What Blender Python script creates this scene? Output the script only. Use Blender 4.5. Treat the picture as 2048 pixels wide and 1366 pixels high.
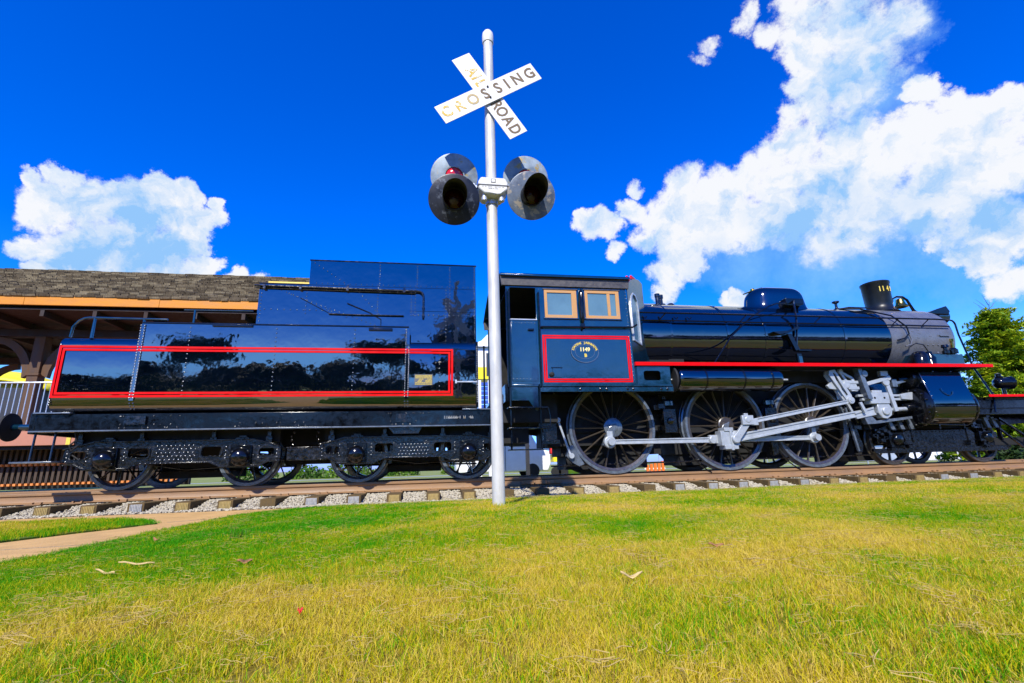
import bpy, bmesh, math, random
import numpy as np
from mathutils import Vector, Matrix, geometry, noise
random.seed(7); RNG = np.random.default_rng(7)
for o in list(bpy.data.objects): bpy.data.objects.remove(o)
sc = bpy.context.scene; C = sc.collection
PI = math.pi
# ------------------------------------------------------------------ camera
F_PX, YAW, PITCH, ROLL, EYE, DIST = 963.6963, 0.1656, 0.2512, -0.0289, 0.2204, 9.0267
fwd = Vector((math.sin(YAW)*math.cos(PITCH), math.cos(YAW)*math.cos(PITCH), math.sin(PITCH)))
rt0 = Vector((math.cos(YAW), -math.sin(YAW), 0)); up0 = rt0.cross(fwd)
rt = rt0*math.cos(ROLL) + up0*math.sin(ROLL); up = -rt0*math.sin(ROLL) + up0*math.cos(ROLL)
EYEP = Vector((0, -DIST, EYE))
cd = bpy.data.cameras.new('camera'); cam = bpy.data.objects.new('camera', cd); C.objects.link(cam)
cam.matrix_world = Matrix((( rt.x, up.x, -fwd.x, EYEP.x), (rt.y, up.y, -fwd.y, EYEP.y), (rt.z, up.z, -fwd.z, EYEP.z), (0, 0, 0, 1)))
cd.sensor_width = 36; cd.lens = F_PX/2048*36; cd.clip_start = 0.02; cd.clip_end = 3000
sc.camera = cam
def ray(px, py):
    return (fwd + rt*((px-1024)/F_PX) - up*((py-683)/F_PX)).normalized()
def at(px, py, Y):
    d = ray(px, py); t = (Y-EYEP.y)/d.y
    return EYEP + d*t
# ------------------------------------------------------------------ sun and sky
SUN = Vector((-1.23, -3.8, 3.35)).normalized()
SUN_EL = math.asin(SUN.z); SUN_AZ = math.atan2(SUN.x, SUN.y)
sl = bpy.data.lights.new('sun', 'SUN'); sl.energy = 4.6; sl.angle = math.radians(0.53); sl.color = (1, .955, .87)
so = bpy.data.objects.new('sun', sl); C.objects.link(so)
so.rotation_euler = SUN.to_track_quat('Z', 'Y').to_euler(); so.location = (0, 0, 30)
sc.view_settings.view_transform = 'Standard'; sc.view_settings.look = 'None'
sc.view_settings.exposure = 0.5; sc.view_settings.gamma = 1; sc.view_settings.use_curve_mapping = False
world = bpy.data.worlds.new('World'); sc.world = world; world.use_nodes = True
NT = world.node_tree; NT.nodes.clear(); L = NT.links.new
def N(t, **k):
    n = NT.nodes.new(t)
    for a, b in k.items(): setattr(n, a, b)
    return n
def M(op, a, b=None, c=None, clamp=False):
    n = N('ShaderNodeMath', operation=op, use_clamp=clamp)
    for i, v in enumerate((a, b, c)):
        if v is None: continue
        if isinstance(v, (int, float)): n.inputs[i].default_value = v
        else: L(v, n.inputs[i])
    return n.outputs[0]
wout = N('ShaderNodeOutputWorld'); bg = N('ShaderNodeBackground')
sky = N('ShaderNodeTexSky', sky_type='NISHITA'); sky.sun_disc = False
sky.sun_elevation = SUN_EL; sky.sun_rotation = SUN_AZ % (2*PI); sky.altitude = 0
sky.air_density = 1.0; sky.dust_density = 0.0; sky.ozone_density = 2.6
hs = N('ShaderNodeHueSaturation'); hs.inputs['Hue'].default_value = 0.526; hs.inputs['Saturation'].default_value = 1.5; hs.inputs['Value'].default_value = 1.3
L(sky.outputs[0], hs.inputs['Color'])
tc = N('ShaderNodeTexCoord')
def noise_n(vec, scale, detail=8, rough=.55, lac=2.0, dist=0):
    n = N('ShaderNodeTexNoise'); n.inputs['Scale'].default_value = scale; n.inputs['Detail'].default_value = detail
    n.inputs['Roughness'].default_value = rough; n.inputs['Lacunarity'].default_value = lac; n.inputs['Distortion'].default_value = dist
    L(vec, n.inputs['Vector']); return n
gen = tc.outputs['Generated']
nrm = N('ShaderNodeVectorMath', operation='NORMALIZE'); L(gen, nrm.inputs[0])
w1 = noise_n(nrm.outputs[0], 8, 8, .66)
sub = N('ShaderNodeVectorMath', operation='SUBTRACT'); L(w1.outputs['Color'], sub.inputs[0]); sub.inputs[1].default_value = (.5, .5, .5)
scl = N('ShaderNodeVectorMath', operation='SCALE'); L(sub.outputs[0], scl.inputs[0]); scl.inputs['Scale'].default_value = .115
add = N('ShaderNodeVectorMath', operation='ADD'); L(nrm.outputs[0], add.inputs[0]); L(scl.outputs[0], add.inputs[1])
dirw = N('ShaderNodeVectorMath', operation='NORMALIZE'); L(add.outputs[0], dirw.inputs[0])
# each puff: the direction it stands in, its angular radius (photo pixels) and its density
puffs = [(215,385,40,1),(120,360,34,.9),(300,385,40,1),(360,395,40,1),(425,440,26,.8),(400,490,26,.8),(105,420,74,1),(180,420,85,1),(260,425,80,1),(330,430,70,1),(385,450,42,1),(72,490,44,1),(150,500,85,1),(250,500,90,1),(340,505,70,.9),
 (70,370,30,1),(420,410,22,.9),(410,530,30,.95),(90,545,44,.8),(130,550,60,1),(480,552,28,.9),(520,556,22,.8),
 (1700,330,90,1),(1620,420,80,.95),(1560,440,70,.95),(1290,480,36,.9),(1270,420,30,.85),(1220,450,30,.95),(1360,440,60,1),(1700,430,70,.85),(1850,400,80,.85),(1950,420,70,.8),(2000,480,60,.7),(1500,45,30,.75),(1545,70,34,.8),(1600,30,50,.9),(1610,95,55,.95),(1690,40,90,.72),(1790,30,60,.6),(1650,150,55,.9),(1740,120,70,.66),(1690,200,70,.75),(1640,230,50,.9),(1600,170,34,.85),
 (1590,230,40,.95),(1600,280,65,1),(1545,300,50,.95),(1690,300,75,1),(1650,360,85,1),(1740,340,70,1),(1790,300,60,1),(1850,270,62,1),(1920,250,60,1),(1985,210,42,1),(1835,180,34,.95),(1880,205,34,.9),(1975,270,55,1),(2040,330,75,1),(1900,330,80,1),(1980,350,60,1),
 (1560,380,80,1),(1500,350,50,1),(1440,400,62,1),(1370,385,58,1),(1330,420,52,1),(1430,455,60,1),(1500,440,70,.95),(1370,480,60,.95),(1300,440,30,.9),
 (1200,440,34,1),(1170,430,24,.95),(1232,505,26,.95),(1340,545,38,.8),(1330,585,26,.7),(1380,520,40,.9),(1270,372,17,.7),
 (1980,520,52,.95),(1925,520,34,.85),(2030,560,50,.8),(1870,480,24,.75),(1445,606,24,1),(1475,602,28,1),(1425,95,22,.45),(1408,125,16,.4),
 (1760,420,90,.55),(1650,450,80,.5),(1900,430,90,.5),(2040,450,70,.6)]
mx = None
for px, py, r, s in puffs:
    d = ray(px, py); c0 = max(math.cos(math.hypot(px-1024, py-683)/F_PX*.0), .0)
    # angular radius for this part of the picture
    a = ray(px-r*.5, py-r*.5).angle(ray(px+r*.5, py+r*.5))*.5*1.414*1.06
    vm = N('ShaderNodeVectorMath', operation='DOT_PRODUCT'); L(dirw.outputs[0], vm.inputs[0]); vm.inputs[1].default_value = d
    k = s/(1-math.cos(a)); v = M('MULTIPLY_ADD', vm.outputs['Value'], k, -math.cos(a)*k)
    mx = v if mx is None else M('SMOOTH_MAX', mx, v, .12)
# scattered small clouds elsewhere, away from the part of the sky the puffs fill
sp = N('ShaderNodeSeparateXYZ'); L(nrm.outputs[0], sp.inputs[0])
far = noise_n(nrm.outputs[0], 2.3, 3, .5); farv = M('MULTIPLY_ADD', far.outputs[0], 5.0, -3.3)
away = M('MULTIPLY_ADD', sp.outputs[1], -4.0, -.2, clamp=True); farv = M('MULTIPLY_ADD', away, 2.0, M('ADD', farv, -2.0))
mx = M('MAXIMUM', mx, farv)
nf = noise_n(nrm.outputs[0], 14, 12, .70)
fb = M('MULTIPLY_ADD', nf.outputs[0], 2.4, -1.2)
dens = M('ADD', M('MINIMUM', mx, .95), fb)
sm = N('ShaderNodeMapRange', interpolation_type='SMOOTHSTEP'); L(dens, sm.inputs[0]); sm.inputs[1].default_value = -.02; sm.inputs[2].default_value = .62
mask = M('MULTIPLY', sm.outputs[0], M('MULTIPLY_ADD', mx, 2.6, .25, clamp=True))
# cloud body shading: bright lobes, softer blue-grey undersides, from a broader noise sampled twice towards the sun
n2 = noise_n(dirw.outputs[0], 6, 8, .62)
off = N('ShaderNodeVectorMath', operation='ADD'); L(dirw.outputs[0], off.inputs[0]); off.inputs[1].default_value = (-.012, 0, .028)
n3 = noise_n(off.outputs[0], 6, 8, .62)
relief = M('MULTIPLY', M('SUBTRACT', n2.outputs[0], n3.outputs[0]), 2.6)
core = M('MULTIPLY_ADD', mx, .35, .2, clamp=True)
lit = M('ADD', M('ADD', M('MULTIPLY_ADD', n2.outputs[0], 1.2, .20), relief), M('MULTIPLY_ADD', nf.outputs[0], .45, -.22), clamp=True)
shd = None      # the undersides and hollows of the clouds
for px, py, r, s in [(250,505,110,1),(150,500,60,.7),(340,520,50,.8),(1715,150,80,.9),(1700,230,60,.9),(1500,420,60,.7),(1560,470,90,1),(1420,520,70,.9),(1680,430,100,1),(1820,400,90,.9),(1960,430,80,.8),(1330,500,50,.6),(1620,330,50,.5)]:
    a = ray(px-r*.5, py-r*.5).angle(ray(px+r*.5, py+r*.5))*.5*1.414*1.25; vm = N('ShaderNodeVectorMath', operation='DOT_PRODUCT'); L(dirw.outputs[0], vm.inputs[0]); vm.inputs[1].default_value = ray(px, py)
    k = s/(1-math.cos(a)); v = M('MULTIPLY_ADD', vm.outputs['Value'], k, -math.cos(a)*k, clamp=True); shd = v if shd is None else M('MAXIMUM', shd, v)
lit = M('SUBTRACT', lit, M('MULTIPLY', shd, M('MULTIPLY_ADD', nf.outputs[0], .7, .02)), clamp=True)
cr = N('ShaderNodeValToRGB'); L(lit, cr.inputs[0])
e = cr.color_ramp.elements; e[0].position = .22; e[0].color = (.30, .58, .98, 1); e[1].position = .84; e[1].color = (.93, .95, 1.0, 1)
m_ = e.new(.55); m_.color = (.66, .79, .98, 1)
cs = N('ShaderNodeVectorMath', operation='SCALE'); L(cr.outputs[0], cs.inputs[0]); cs.inputs['Scale'].default_value = 4.7
tint = N('ShaderNodeVectorMath', operation='MULTIPLY'); L(hs.outputs[0], tint.inputs[0]); tint.inputs[1].default_value = (.22, .93, 1.06)
sr_ = N('ShaderNodeSeparateXYZ'); L(tint.outputs[0], sr_.inputs[0]); cb_ = N('ShaderNodeCombineXYZ')   # keep the low sky blue, never green
low_r = M('MAXIMUM', sr_.outputs[0], M('MULTIPLY', M('SUBTRACT', sr_.outputs[1], 1.6), .55))
L(M('MINIMUM', low_r, 2.2), cb_.inputs[0]); L(M('MINIMUM', sr_.outputs[1], M('MULTIPLY_ADD', sr_.outputs[2], .42, .25)), cb_.inputs[1]); L(M('MAXIMUM', sr_.outputs[2], M('MINIMUM', M('MULTIPLY', sr_.outputs[1], 1.7), 8.0)), cb_.inputs[2])
# thin veils: smooth translucent parts of the big cloud
vl = None
for px, py, r, s in [(1650,470,120,.8),(1800,450,120,.8),(1930,470,110,.8),(1500,505,80,.7),(2040,430,90,.8),(1700,110,62,1.0),(1725,205,70,1.0),(1780,50,55,1.0)]:
    a = ray(px-r*.5, py-r*.5).angle(ray(px+r*.5, py+r*.5))*.5*1.414*1.5; vm = N('ShaderNodeVectorMath', operation='DOT_PRODUCT'); L(dirw.outputs[0], vm.inputs[0]); vm.inputs[1].default_value = ray(px, py)
    k = s/(1-math.cos(a)); v = M('MULTIPLY_ADD', vm.outputs['Value'], k, -math.cos(a)*k, clamp=True); vl = v if vl is None else M('MAXIMUM', vl, v)
vf = M('MULTIPLY', M('MULTIPLY_ADD', M('MULTIPLY_ADD', nf.outputs[0], .9, -.45), 1.0, vl, clamp=True), M('MULTIPLY_ADD', n2.outputs[0], 1.5, .0, clamp=True)); vf = M('MULTIPLY', vf, M('MULTIPLY', vl, 6.0, clamp=True))
mixv = N('ShaderNodeMix', data_type='RGBA'); L(vf, mixv.inputs['Factor']); L(cb_.outputs[0], mixv.inputs['A']); mixv.inputs['B'].default_value = (1.35, 2.9, 5.0, 1)
mixc = N('ShaderNodeMix', data_type='RGBA'); L(mask, mixc.inputs['Factor']); L(mixv.outputs['Result'], mixc.inputs['A']); L(cs.outputs[0], mixc.inputs['B'])
L(mixc.outputs['Result'], bg.inputs['Color']); bg.inputs['Strength'].default_value = 0.15
L(bg.outputs[0], wout.inputs['Surface'])
# ------------------------------------------------------------------ materials
def mat(name, col, rough=.5, metal=0, ior=1.5, coat=0, var=.25, vscale=6, bump=0, bscale=30, col2=None, rvar=.1, emit=None, spots=None, stretch=None, coat_ior=1.5, bdetail=4):
    m = bpy.data.materials.new(name); m.use_nodes = True; t = m.node_tree; n = t.nodes; l = t.links.new
    b = n['Principled BSDF']; b.inputs['Roughness'].default_value = rough; b.inputs['Metallic'].default_value = metal
    b.inputs['IOR'].default_value = ior; b.inputs['Coat Weight'].default_value = coat; b.inputs['Coat Roughness'].default_value = .03; b.inputs['Coat IOR'].default_value = coat_ior
    tcn = n.new('ShaderNodeTexCoord'); mp = n.new('ShaderNodeMapping'); l(tcn.outputs['Object'], mp.inputs[0])
    if stretch: mp.inputs['Scale'].default_value = stretch
    a = n.new('ShaderNodeTexNoise'); a.inputs['Scale'].default_value = vscale; a.inputs['Detail'].default_value = 6; a.inputs['Roughness'].default_value = .6; l(mp.outputs[0], a.inputs['Vector'])
    mr = n.new('ShaderNodeMapRange'); l(a.outputs[0], mr.inputs[0]); mr.inputs[1].default_value = .3; mr.inputs[2].default_value = .7
    mx = n.new('ShaderNodeMix'); mx.data_type = 'RGBA'; l(mr.outputs[0], mx.inputs['Factor'])
    c2 = col2 if col2 else tuple(c*(1-var) for c in col)
    mx.inputs['A'].default_value = (*c2, 1); mx.inputs['B'].default_value = (*(col if col2 else tuple(min(1, c*(1+var)) for c in col)), 1)
    res = mx.outputs['Result']
    if spots:   # (colour, scale, threshold)
        s = n.new('ShaderNodeTexNoise'); s.inputs['Scale'].default_value = spots[1]; s.inputs['Detail'].default_value = 8; s.inputs['Roughness'].default_value = .7; l(mp.outputs[0], s.inputs['Vector'])
        sr = n.new('ShaderNodeMapRange'); l(s.outputs[0], sr.inputs[0]); sr.inputs[1].default_value = spots[2]; sr.inputs[2].default_value = spots[2]+.06
        m2 = n.new('ShaderNodeMix'); m2.data_type = 'RGBA'; l(sr.outputs[0], m2.inputs['Factor']); l(res, m2.inputs['A']); m2.inputs['B'].default_value = (*spots[0], 1); res = m2.outputs['Result']
    l(res, b.inputs['Base Color'])
    if rvar:
        rr = n.new('ShaderNodeMapRange'); l(a.outputs[0], rr.inputs[0]); rr.inputs[1].default_value = .3; rr.inputs[2].default_value = .7
        rr.inputs[3].default_value = max(.02, rough-rvar*rough*2); rr.inputs[4].default_value = min(1, rough+rvar*rough*2); l(rr.outputs[0], b.inputs['Roughness'])
    if bump:
        bn = n.new('ShaderNodeTexNoise'); bn.inputs['Scale'].default_value = bscale; bn.inputs['Detail'].default_value = bdetail; l(mp.outputs[0], bn.inputs['Vector'])
        bu = n.new('ShaderNodeBump'); bu.inputs['Strength'].default_value = 1; bu.inputs['Distance'].default_value = bump; l(bn.outputs[0], bu.inputs['Height']); l(bu.outputs[0], b.inputs['Normal'])
        if coat: l(bu.outputs[0], b.inputs['Coat Normal'])
    if emit: b.inputs['Emission Color'].default_value = (*emit, 1); b.inputs['Emission Strength'].default_value = 1
    return m
MT = {}
MT['plate'] = mat('glossy_navy_plate', (.0004, .0018, .005), .04, ior=2.45, var=.3, vscale=1.2, bump=.0055, bscale=2.6, rvar=.25, bdetail=3)
MT['cabpaint'] = mat('cab_blue_black', (.0015, .020, .038), .13, ior=2.0, var=.25, vscale=3, bump=.002, bscale=6, rvar=.3)
MT['black'] = mat('black_enamel', (.003, .0035, .005), .14, ior=1.5, var=.4, vscale=9, bump=.0008, bscale=14, rvar=.35)
MT['grime'] = mat('oily_black_iron', (.003, .003, .004), .2, ior=1.7, var=.5, vscale=14, bump=.003, bscale=22, rvar=.4)
MT['matte'] = mat('matte_black', (.006, .006, .006), .75, var=.4, vscale=5)
MT['boiler'] = mat('boiler_cladding', (.0005, .002, .006), .075, ior=2.25, var=.3, vscale=2, bump=.004, bscale=2.2, rvar=.3, bdetail=3)
MT['smokebox'] = mat('smokebox_grey', (.105, .11, .125), .28, ior=1.7, var=.2, vscale=5, bump=.002, bscale=40, spots=((.16, .15, .15), 22, .66))
MT['red'] = mat('red_lining', (.64, .001, .0005), .4, ior=1.25, var=.08, vscale=3, rvar=.2)
MT['silver'] = mat('silver_painted_steel', (.38, .41, .43), .38, metal=.25, ior=1.7, var=.14, vscale=9, bump=.001, bscale=60, spots=((.12, .11, .10), 16, .64))
MT['steel'] = mat('worn_tyre_steel', (.10, .12, .15), .22, ior=1.9, metal=.15, var=.35, vscale=12, bump=.001, bscale=60)
MT['wheel'] = mat('black_wheel_paint', (.04, .031, .022), .32, ior=1.8, var=.4, vscale=20, spots=((.07, .055, .035), 26, .64))
MT['brass'] = mat('polished_brass', (.62, .40, .08), .22, metal=1, var=.2, vscale=15)
MT['gold'] = mat('gold_yellow_paint', (.70, .52, .06), .4, var=.1, vscale=40)
MT['cream'] = mat('cream_yellow_paint', (.80, .68, .26), .4, var=.1, vscale=40)
MT['wood_frame'] = mat('varnished_oak_frame', (.55, .25, .045), .42, var=.3, vscale=9, col2=(.42, .25, .12), stretch=(1, 1, 6))
MT['glass'] = mat('dusty_sky_tinted_glass', (.10, .19, .23), .16, ior=1.7, var=.15, vscale=2, spots=((.20, .27, .30), 60, .66))  # grey-blue reflection put into the pane colour, dust specks on top
MT['fascia_metal'] = mat('weathered_cab_cornice', (.055, .05, .05), .5, var=.4, vscale=14, spots=((.20, .15, .10), 18, .62))
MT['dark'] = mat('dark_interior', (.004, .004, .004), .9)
MT['rail'] = mat('rusted_rail', (.29, .155, .06), .55, var=.2, vscale=8, col2=(.20, .115, .055), bump=.0015, bscale=60, spots=((.11, .075, .05), 12, .66), stretch=(.3, 1, 1))
MT['railtop'] = mat('rail_head_steel', (.24, .17, .12), .35, metal=.4, var=.2, vscale=10, stretch=(.2, 1, 1))
MT['tie'] = mat('weathered_tie_timber', (.13, .08, .02), .85, var=.3, vscale=14, col2=(.07, .045, .015), bump=.006, bscale=30, stretch=(6, 1, 1))
MT['tie_plate'] = mat('galvanised_end_plate', (.36, .36, .34), .45, metal=.3, var=.25, vscale=20, spots=((.35, .24, .08), 12, .6))
MT['tie_plate_rust'] = mat('rusty_end_plate', (.33, .24, .08), .6, metal=.2, var=.25, vscale=20, spots=((.30, .10, .03), 12, .62))
MT['pole'] = mat('weathered_aluminium_paint', (.55, .54, .49), .42, metal=.15, var=.16, vscale=9, bump=.0012, bscale=90, spots=((.20, .16, .10), 34, .69), stretch=(1, 1, .35))
MT['board'] = mat('white_crossbuck_paint', (.66, .65, .61), .5, var=.05, vscale=8, spots=((.62, .50, .25), 22, .735))
MT['letter'] = mat('brown_faded_letter', (.13, .085, .04), .7, var=.3, vscale=40, spots=((.48, .40, .27), 45, .62))
MT['letter_worn'] = mat('nearly_lost_letter', (.64, .62, .52), .6, var=.02, vscale=30, spots=((.52, .34, .03), 14, .44))
MT['letter_mid'] = mat('half_lost_letter', (.36, .27, .13), .6, var=.3, vscale=50, spots=((.50, .36, .06), 22, .52))
MT['disc'] = mat('weathered_signal_disc', (.10, .125, .16), .42, metal=.2, var=.4, vscale=7, bump=.001, bscale=30, spots=((.30, .26, .20), 13, .53))
MT['disc_dark'] = mat('dark_signal_disc', (.008, .010, .018), .4, metal=.2, var=.5, vscale=8, spots=((.07, .08, .10), 10, .56))
MT['disc_back'] = mat('grey_disc_with_lichen', (.21, .26, .30), .5, metal=.2, var=.35, vscale=9, spots=((.33, .24, .08), 14, .55))
MT['hood'] = mat('hood_black', (.010, .009, .009), .6, var=.4, vscale=10, spots=((.28, .19, .03), 9, .74))
MT['lens'] = mat('red_lens', (.55, .012, .008), .12, ior=1.6, var=.2, vscale=30)
MT['boxw'] = mat('white_junction_box', (.62, .61, .55), .45, var=.06, vscale=20, spots=((.45, .36, .2), 40, .7))
MT['ink'] = mat('faded_print', (.10, .10, .10), .7)
MT['shingle'] = mat('cedar_shake', (.34, .27, .17), .9, var=.4, vscale=1.4, col2=(.05, .038, .026), bump=.006, bscale=25, stretch=(8, 1, 1))
MT['orange'] = mat('orange_fascia_paint', (.56, .20, .001), .6, var=.12, vscale=4, bump=.002, bscale=20, spots=((.40, .30, .2), 14, .74), stretch=(.5, 1, 2))
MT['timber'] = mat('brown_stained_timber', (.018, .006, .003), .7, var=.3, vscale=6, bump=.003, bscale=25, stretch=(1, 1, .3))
MT['post'] = mat('tan_brown_post', (.075, .034, .010), .7, var=.3, vscale=6, bump=.003, bscale=20, stretch=(1, 1, .3))
MT['deckred'] = mat('terracotta_deck_fascia', (.42, .17, .10), .7, var=.12, vscale=3)
MT['slat'] = mat('dark_stained_slat', (.05, .032, .02), .75, var=.35, vscale=8, stretch=(1, 1, .4))
MT['sunlit_tip'] = mat('sunlit_slat_end', (.55, .20, .05), .8, var=.2, vscale=12)  # orange blocks added for the sunlit tips of the slats
MT['galv'] = mat('galvanised_steel', (.52, .56, .60), .35, metal=.5, var=.12, vscale=18)
MT['yellow'] = mat('bright_yellow_vinyl', (.80, .66, .01), .45, var=.06, vscale=3)
MT['white'] = mat('white_coach_paint', (.78, .79, .80), .35, var=.05, vscale=4)
MT['blue'] = mat('blue_step_paint', (.03, .09, .42), .4, var=.1)
MT['blacktarp'] = mat('black_tarp', (.02, .02, .025), .6)
MT['concrete'] = mat('tan_concrete_path', (.56, .335, .11), .9, var=.14, vscale=3, bump=.004, bscale=60, spots=((.30, .20, .12), 40, .66))
MT['stone'] = mat('pale_ballast_stone', (.44, .39, .28), .85, var=.3, vscale=3, bump=.003, bscale=40)
MT['bed'] = mat('ballast_fines', (.22, .185, .13), .95, var=.4, vscale=30, bump=.02, bscale=40)
MT['bark'] = mat('brown_bark', (.10, .065, .04), .9, var=.3, vscale=8, bump=.01, bscale=20)
MT['orangefence'] = mat('orange_barrier', (.75, .16, .02), .6, var=.1)
MT['redthing'] = mat('red_fabric', (.6, .02, .02), .7, var=.2, vscale=12)
MT['rivet'] = mat('rivet_heads', (.006, .014, .028), .24, ior=2.3, var=.2, vscale=30)
MT['lensdark'] = mat('hood_shaded_lens', (.03, .002, .002), .2)  # red lens colour darkened for the shade inside the hood
MT['chimney'] = mat('chimney_black', (.005, .007, .009), .38, ior=1.45, var=.4, vscale=6)
MT['drygrass'] = mat('straw', (.52, .38, .16), .8, var=.2, vscale=20)
MT['deadleaf'] = mat('dry_brown_leaf', (.30, .14, .05), .8, var=.3, vscale=20)
def shakemat():
    m = bpy.data.materials.new('cedar_shake_weathered'); m.use_nodes = True; n = m.node_tree.nodes; l = m.node_tree.links.new; b = n['Principled BSDF']; b.inputs['Roughness'].default_value = .85; b.inputs['IOR'].default_value = 1.3
    geo = n.new('ShaderNodeNewGeometry'); oi = n.new('ShaderNodeObjectInfo'); a = n.new('ShaderNodeMath'); a.operation = 'ADD'; l(geo.outputs['Random Per Island'], a.inputs[0]); l(oi.outputs['Random'], a.inputs[1])
    f = n.new('ShaderNodeMath'); f.operation = 'FRACT'; l(a.outputs[0], f.inputs[0]); ns = n.new('ShaderNodeTexNoise'); ns.inputs['Scale'].default_value = 9; ns.inputs['Detail'].default_value = 6
    mp = n.new('ShaderNodeMapping'); mp.inputs['Scale'].default_value = (7, 1, 1); l(geo.outputs['Position'], mp.inputs[0]); l(mp.outputs[0], ns.inputs['Vector'])
    g = n.new('ShaderNodeMath'); g.operation = 'MULTIPLY_ADD'; l(ns.outputs[0], g.inputs[0]); g.inputs[1].default_value = .9; h = n.new('ShaderNodeMath'); h.operation = 'MULTIPLY_ADD'; l(f.outputs[0], h.inputs[0]); h.inputs[1].default_value = .42; h.inputs[2].default_value = -.22; l(h.outputs[0], g.inputs[2])  # dark streaks in the grain partly stand for shaded gaps between rows
    cr = n.new('ShaderNodeValToRGB'); l(g.outputs[0], cr.inputs[0]); e = cr.color_ramp.elements; e[0].position = .1; e[0].color = (.028, .02, .012, 1); e[1].position = .85; e[1].color = (.40, .33, .20, 1); k = e.new(.45); k.color = (.15, .115, .07, 1)
    l(cr.outputs[0], b.inputs['Base Color']); return m
MT['shingle'] = shakemat()
def leafmat(name, c1, c2, c3, trans=.35, rand=True, patch=None):
    m = bpy.data.materials.new(name); m.use_nodes = True; t = m.node_tree; n = t.nodes; l = t.links.new
    b = n['Principled BSDF']; b.inputs['Roughness'].default_value = .5; b.inputs['IOR'].default_value = 1.35
    geo = n.new('ShaderNodeNewGeometry'); oi = n.new('ShaderNodeObjectInfo')
    ns = n.new('ShaderNodeTexNoise'); ns.inputs['Scale'].default_value = patch or 1.0; ns.inputs['Detail'].default_value = 4; l(geo.outputs['Position'], ns.inputs['Vector'])
    a = n.new('ShaderNodeMath'); a.operation = 'MULTIPLY_ADD'; l(ns.outputs[0], a.inputs[0]); a.inputs[1].default_value = 1.5; a.inputs[2].default_value = -.5
    r = n.new('ShaderNodeMath'); r.operation = 'MULTIPLY_ADD'; l(geo.outputs['Random Per Island'], r.inputs[0]); r.inputs[1].default_value = .55; l(a.outputs[0], r.inputs[2])
    cr = n.new('ShaderNodeValToRGB'); l(r.outputs[0], cr.inputs[0]); e = cr.color_ramp.elements
    e[0].position = .15; e[0].color = (*c1, 1); e[1].position = .85; e[1].color = (*c3, 1); k = e.new(.5); k.color = (*c2, 1)
    l(cr.outputs[0], b.inputs['Base Color'])
    tr = n.new('ShaderNodeBsdfTranslucent'); l(cr.outputs[0], tr.inputs['Color']); mxs = n.new('ShaderNodeMixShader'); mxs.inputs[0].default_value = trans
    l(b.outputs[0], mxs.inputs[1]); l(tr.outputs[0], mxs.inputs[2]); l(mxs.outputs[0], n['Material Output'].inputs['Surface'])
    return m
MT['leaf'] = leafmat('cypress_leaf', (.05, .13, .006), (.20, .33, .01), (.52, .56, .02), patch=1.4)
MT['leafdark'] = leafmat('broad_leaf', (.012, .03, .006), (.02, .045, .008), (.035, .07, .01), patch=.4, trans=.1)
MT['hedge'] = leafmat('hedge_leaf', (.03, .09, .01), (.07, .17, .015), (.16, .28, .02), patch=.6)
# grass colour follows patches in the lawn; the soil and thatch below share the same patches
def patches(n, l, geo):
    def ns(s, d=3, o=0):
        x = n.new('ShaderNodeTexNoise'); x.inputs['Scale'].default_value = s; x.inputs['Detail'].default_value = d
        mp = n.new('ShaderNodeMapping'); mp.inputs['Location'].default_value = (o, o*.7, 0); l(geo.outputs['Position'], mp.inputs[0]); l(mp.outputs[0], x.inputs['Vector']); return x.outputs[0]
    def mt(op, a, b=None, c=None, cl=False):
        x = n.new('ShaderNodeMath'); x.operation = op; x.use_clamp = cl
        for i, v in enumerate((a, b, c)):
            if v is None: continue
            if isinstance(v, (int, float)): x.inputs[i].default_value = v
            else: l(v, x.inputs[i])
        return x.outputs[0]
    s = n.new('ShaderNodeSeparateXYZ'); l(geo.outputs['Position'], s.inputs[0])
    # greener towards the left path (x < 0) and in the strip along the track bed on the right
    gl = mt('MULTIPLY_ADD', s.outputs[0], -.6, .35, True)                      # 1 at x=-1.8
    gl = mt('MULTIPLY', gl, mt('MULTIPLY_ADD', s.outputs[1], .4, 3.3, True)); gl = mt('MULTIPLY', gl, mt('MULTIPLY_ADD', s.outputs[0], .8, 3.4, True))    # fades towards the camera
    g2 = mt('MULTIPLY', mt('MULTIPLY_ADD', s.outputs[0], .8, -2.6, True), mt('MULTIPLY_ADD', s.outputs[1], .9, 2.6, True))
    base = mt('ADD', mt('MULTIPLY', gl, .48), mt('MULTIPLY', g2, .18))
    v = mt('ADD', mt('MULTIPLY_ADD', ns(.9, 4, 3.1), 2.0, -.66), base)
    v = mt('ADD', v, mt('MULTIPLY_ADD', ns(5.5, 3, 9), .8, -.4))
    return v, mt
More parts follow.
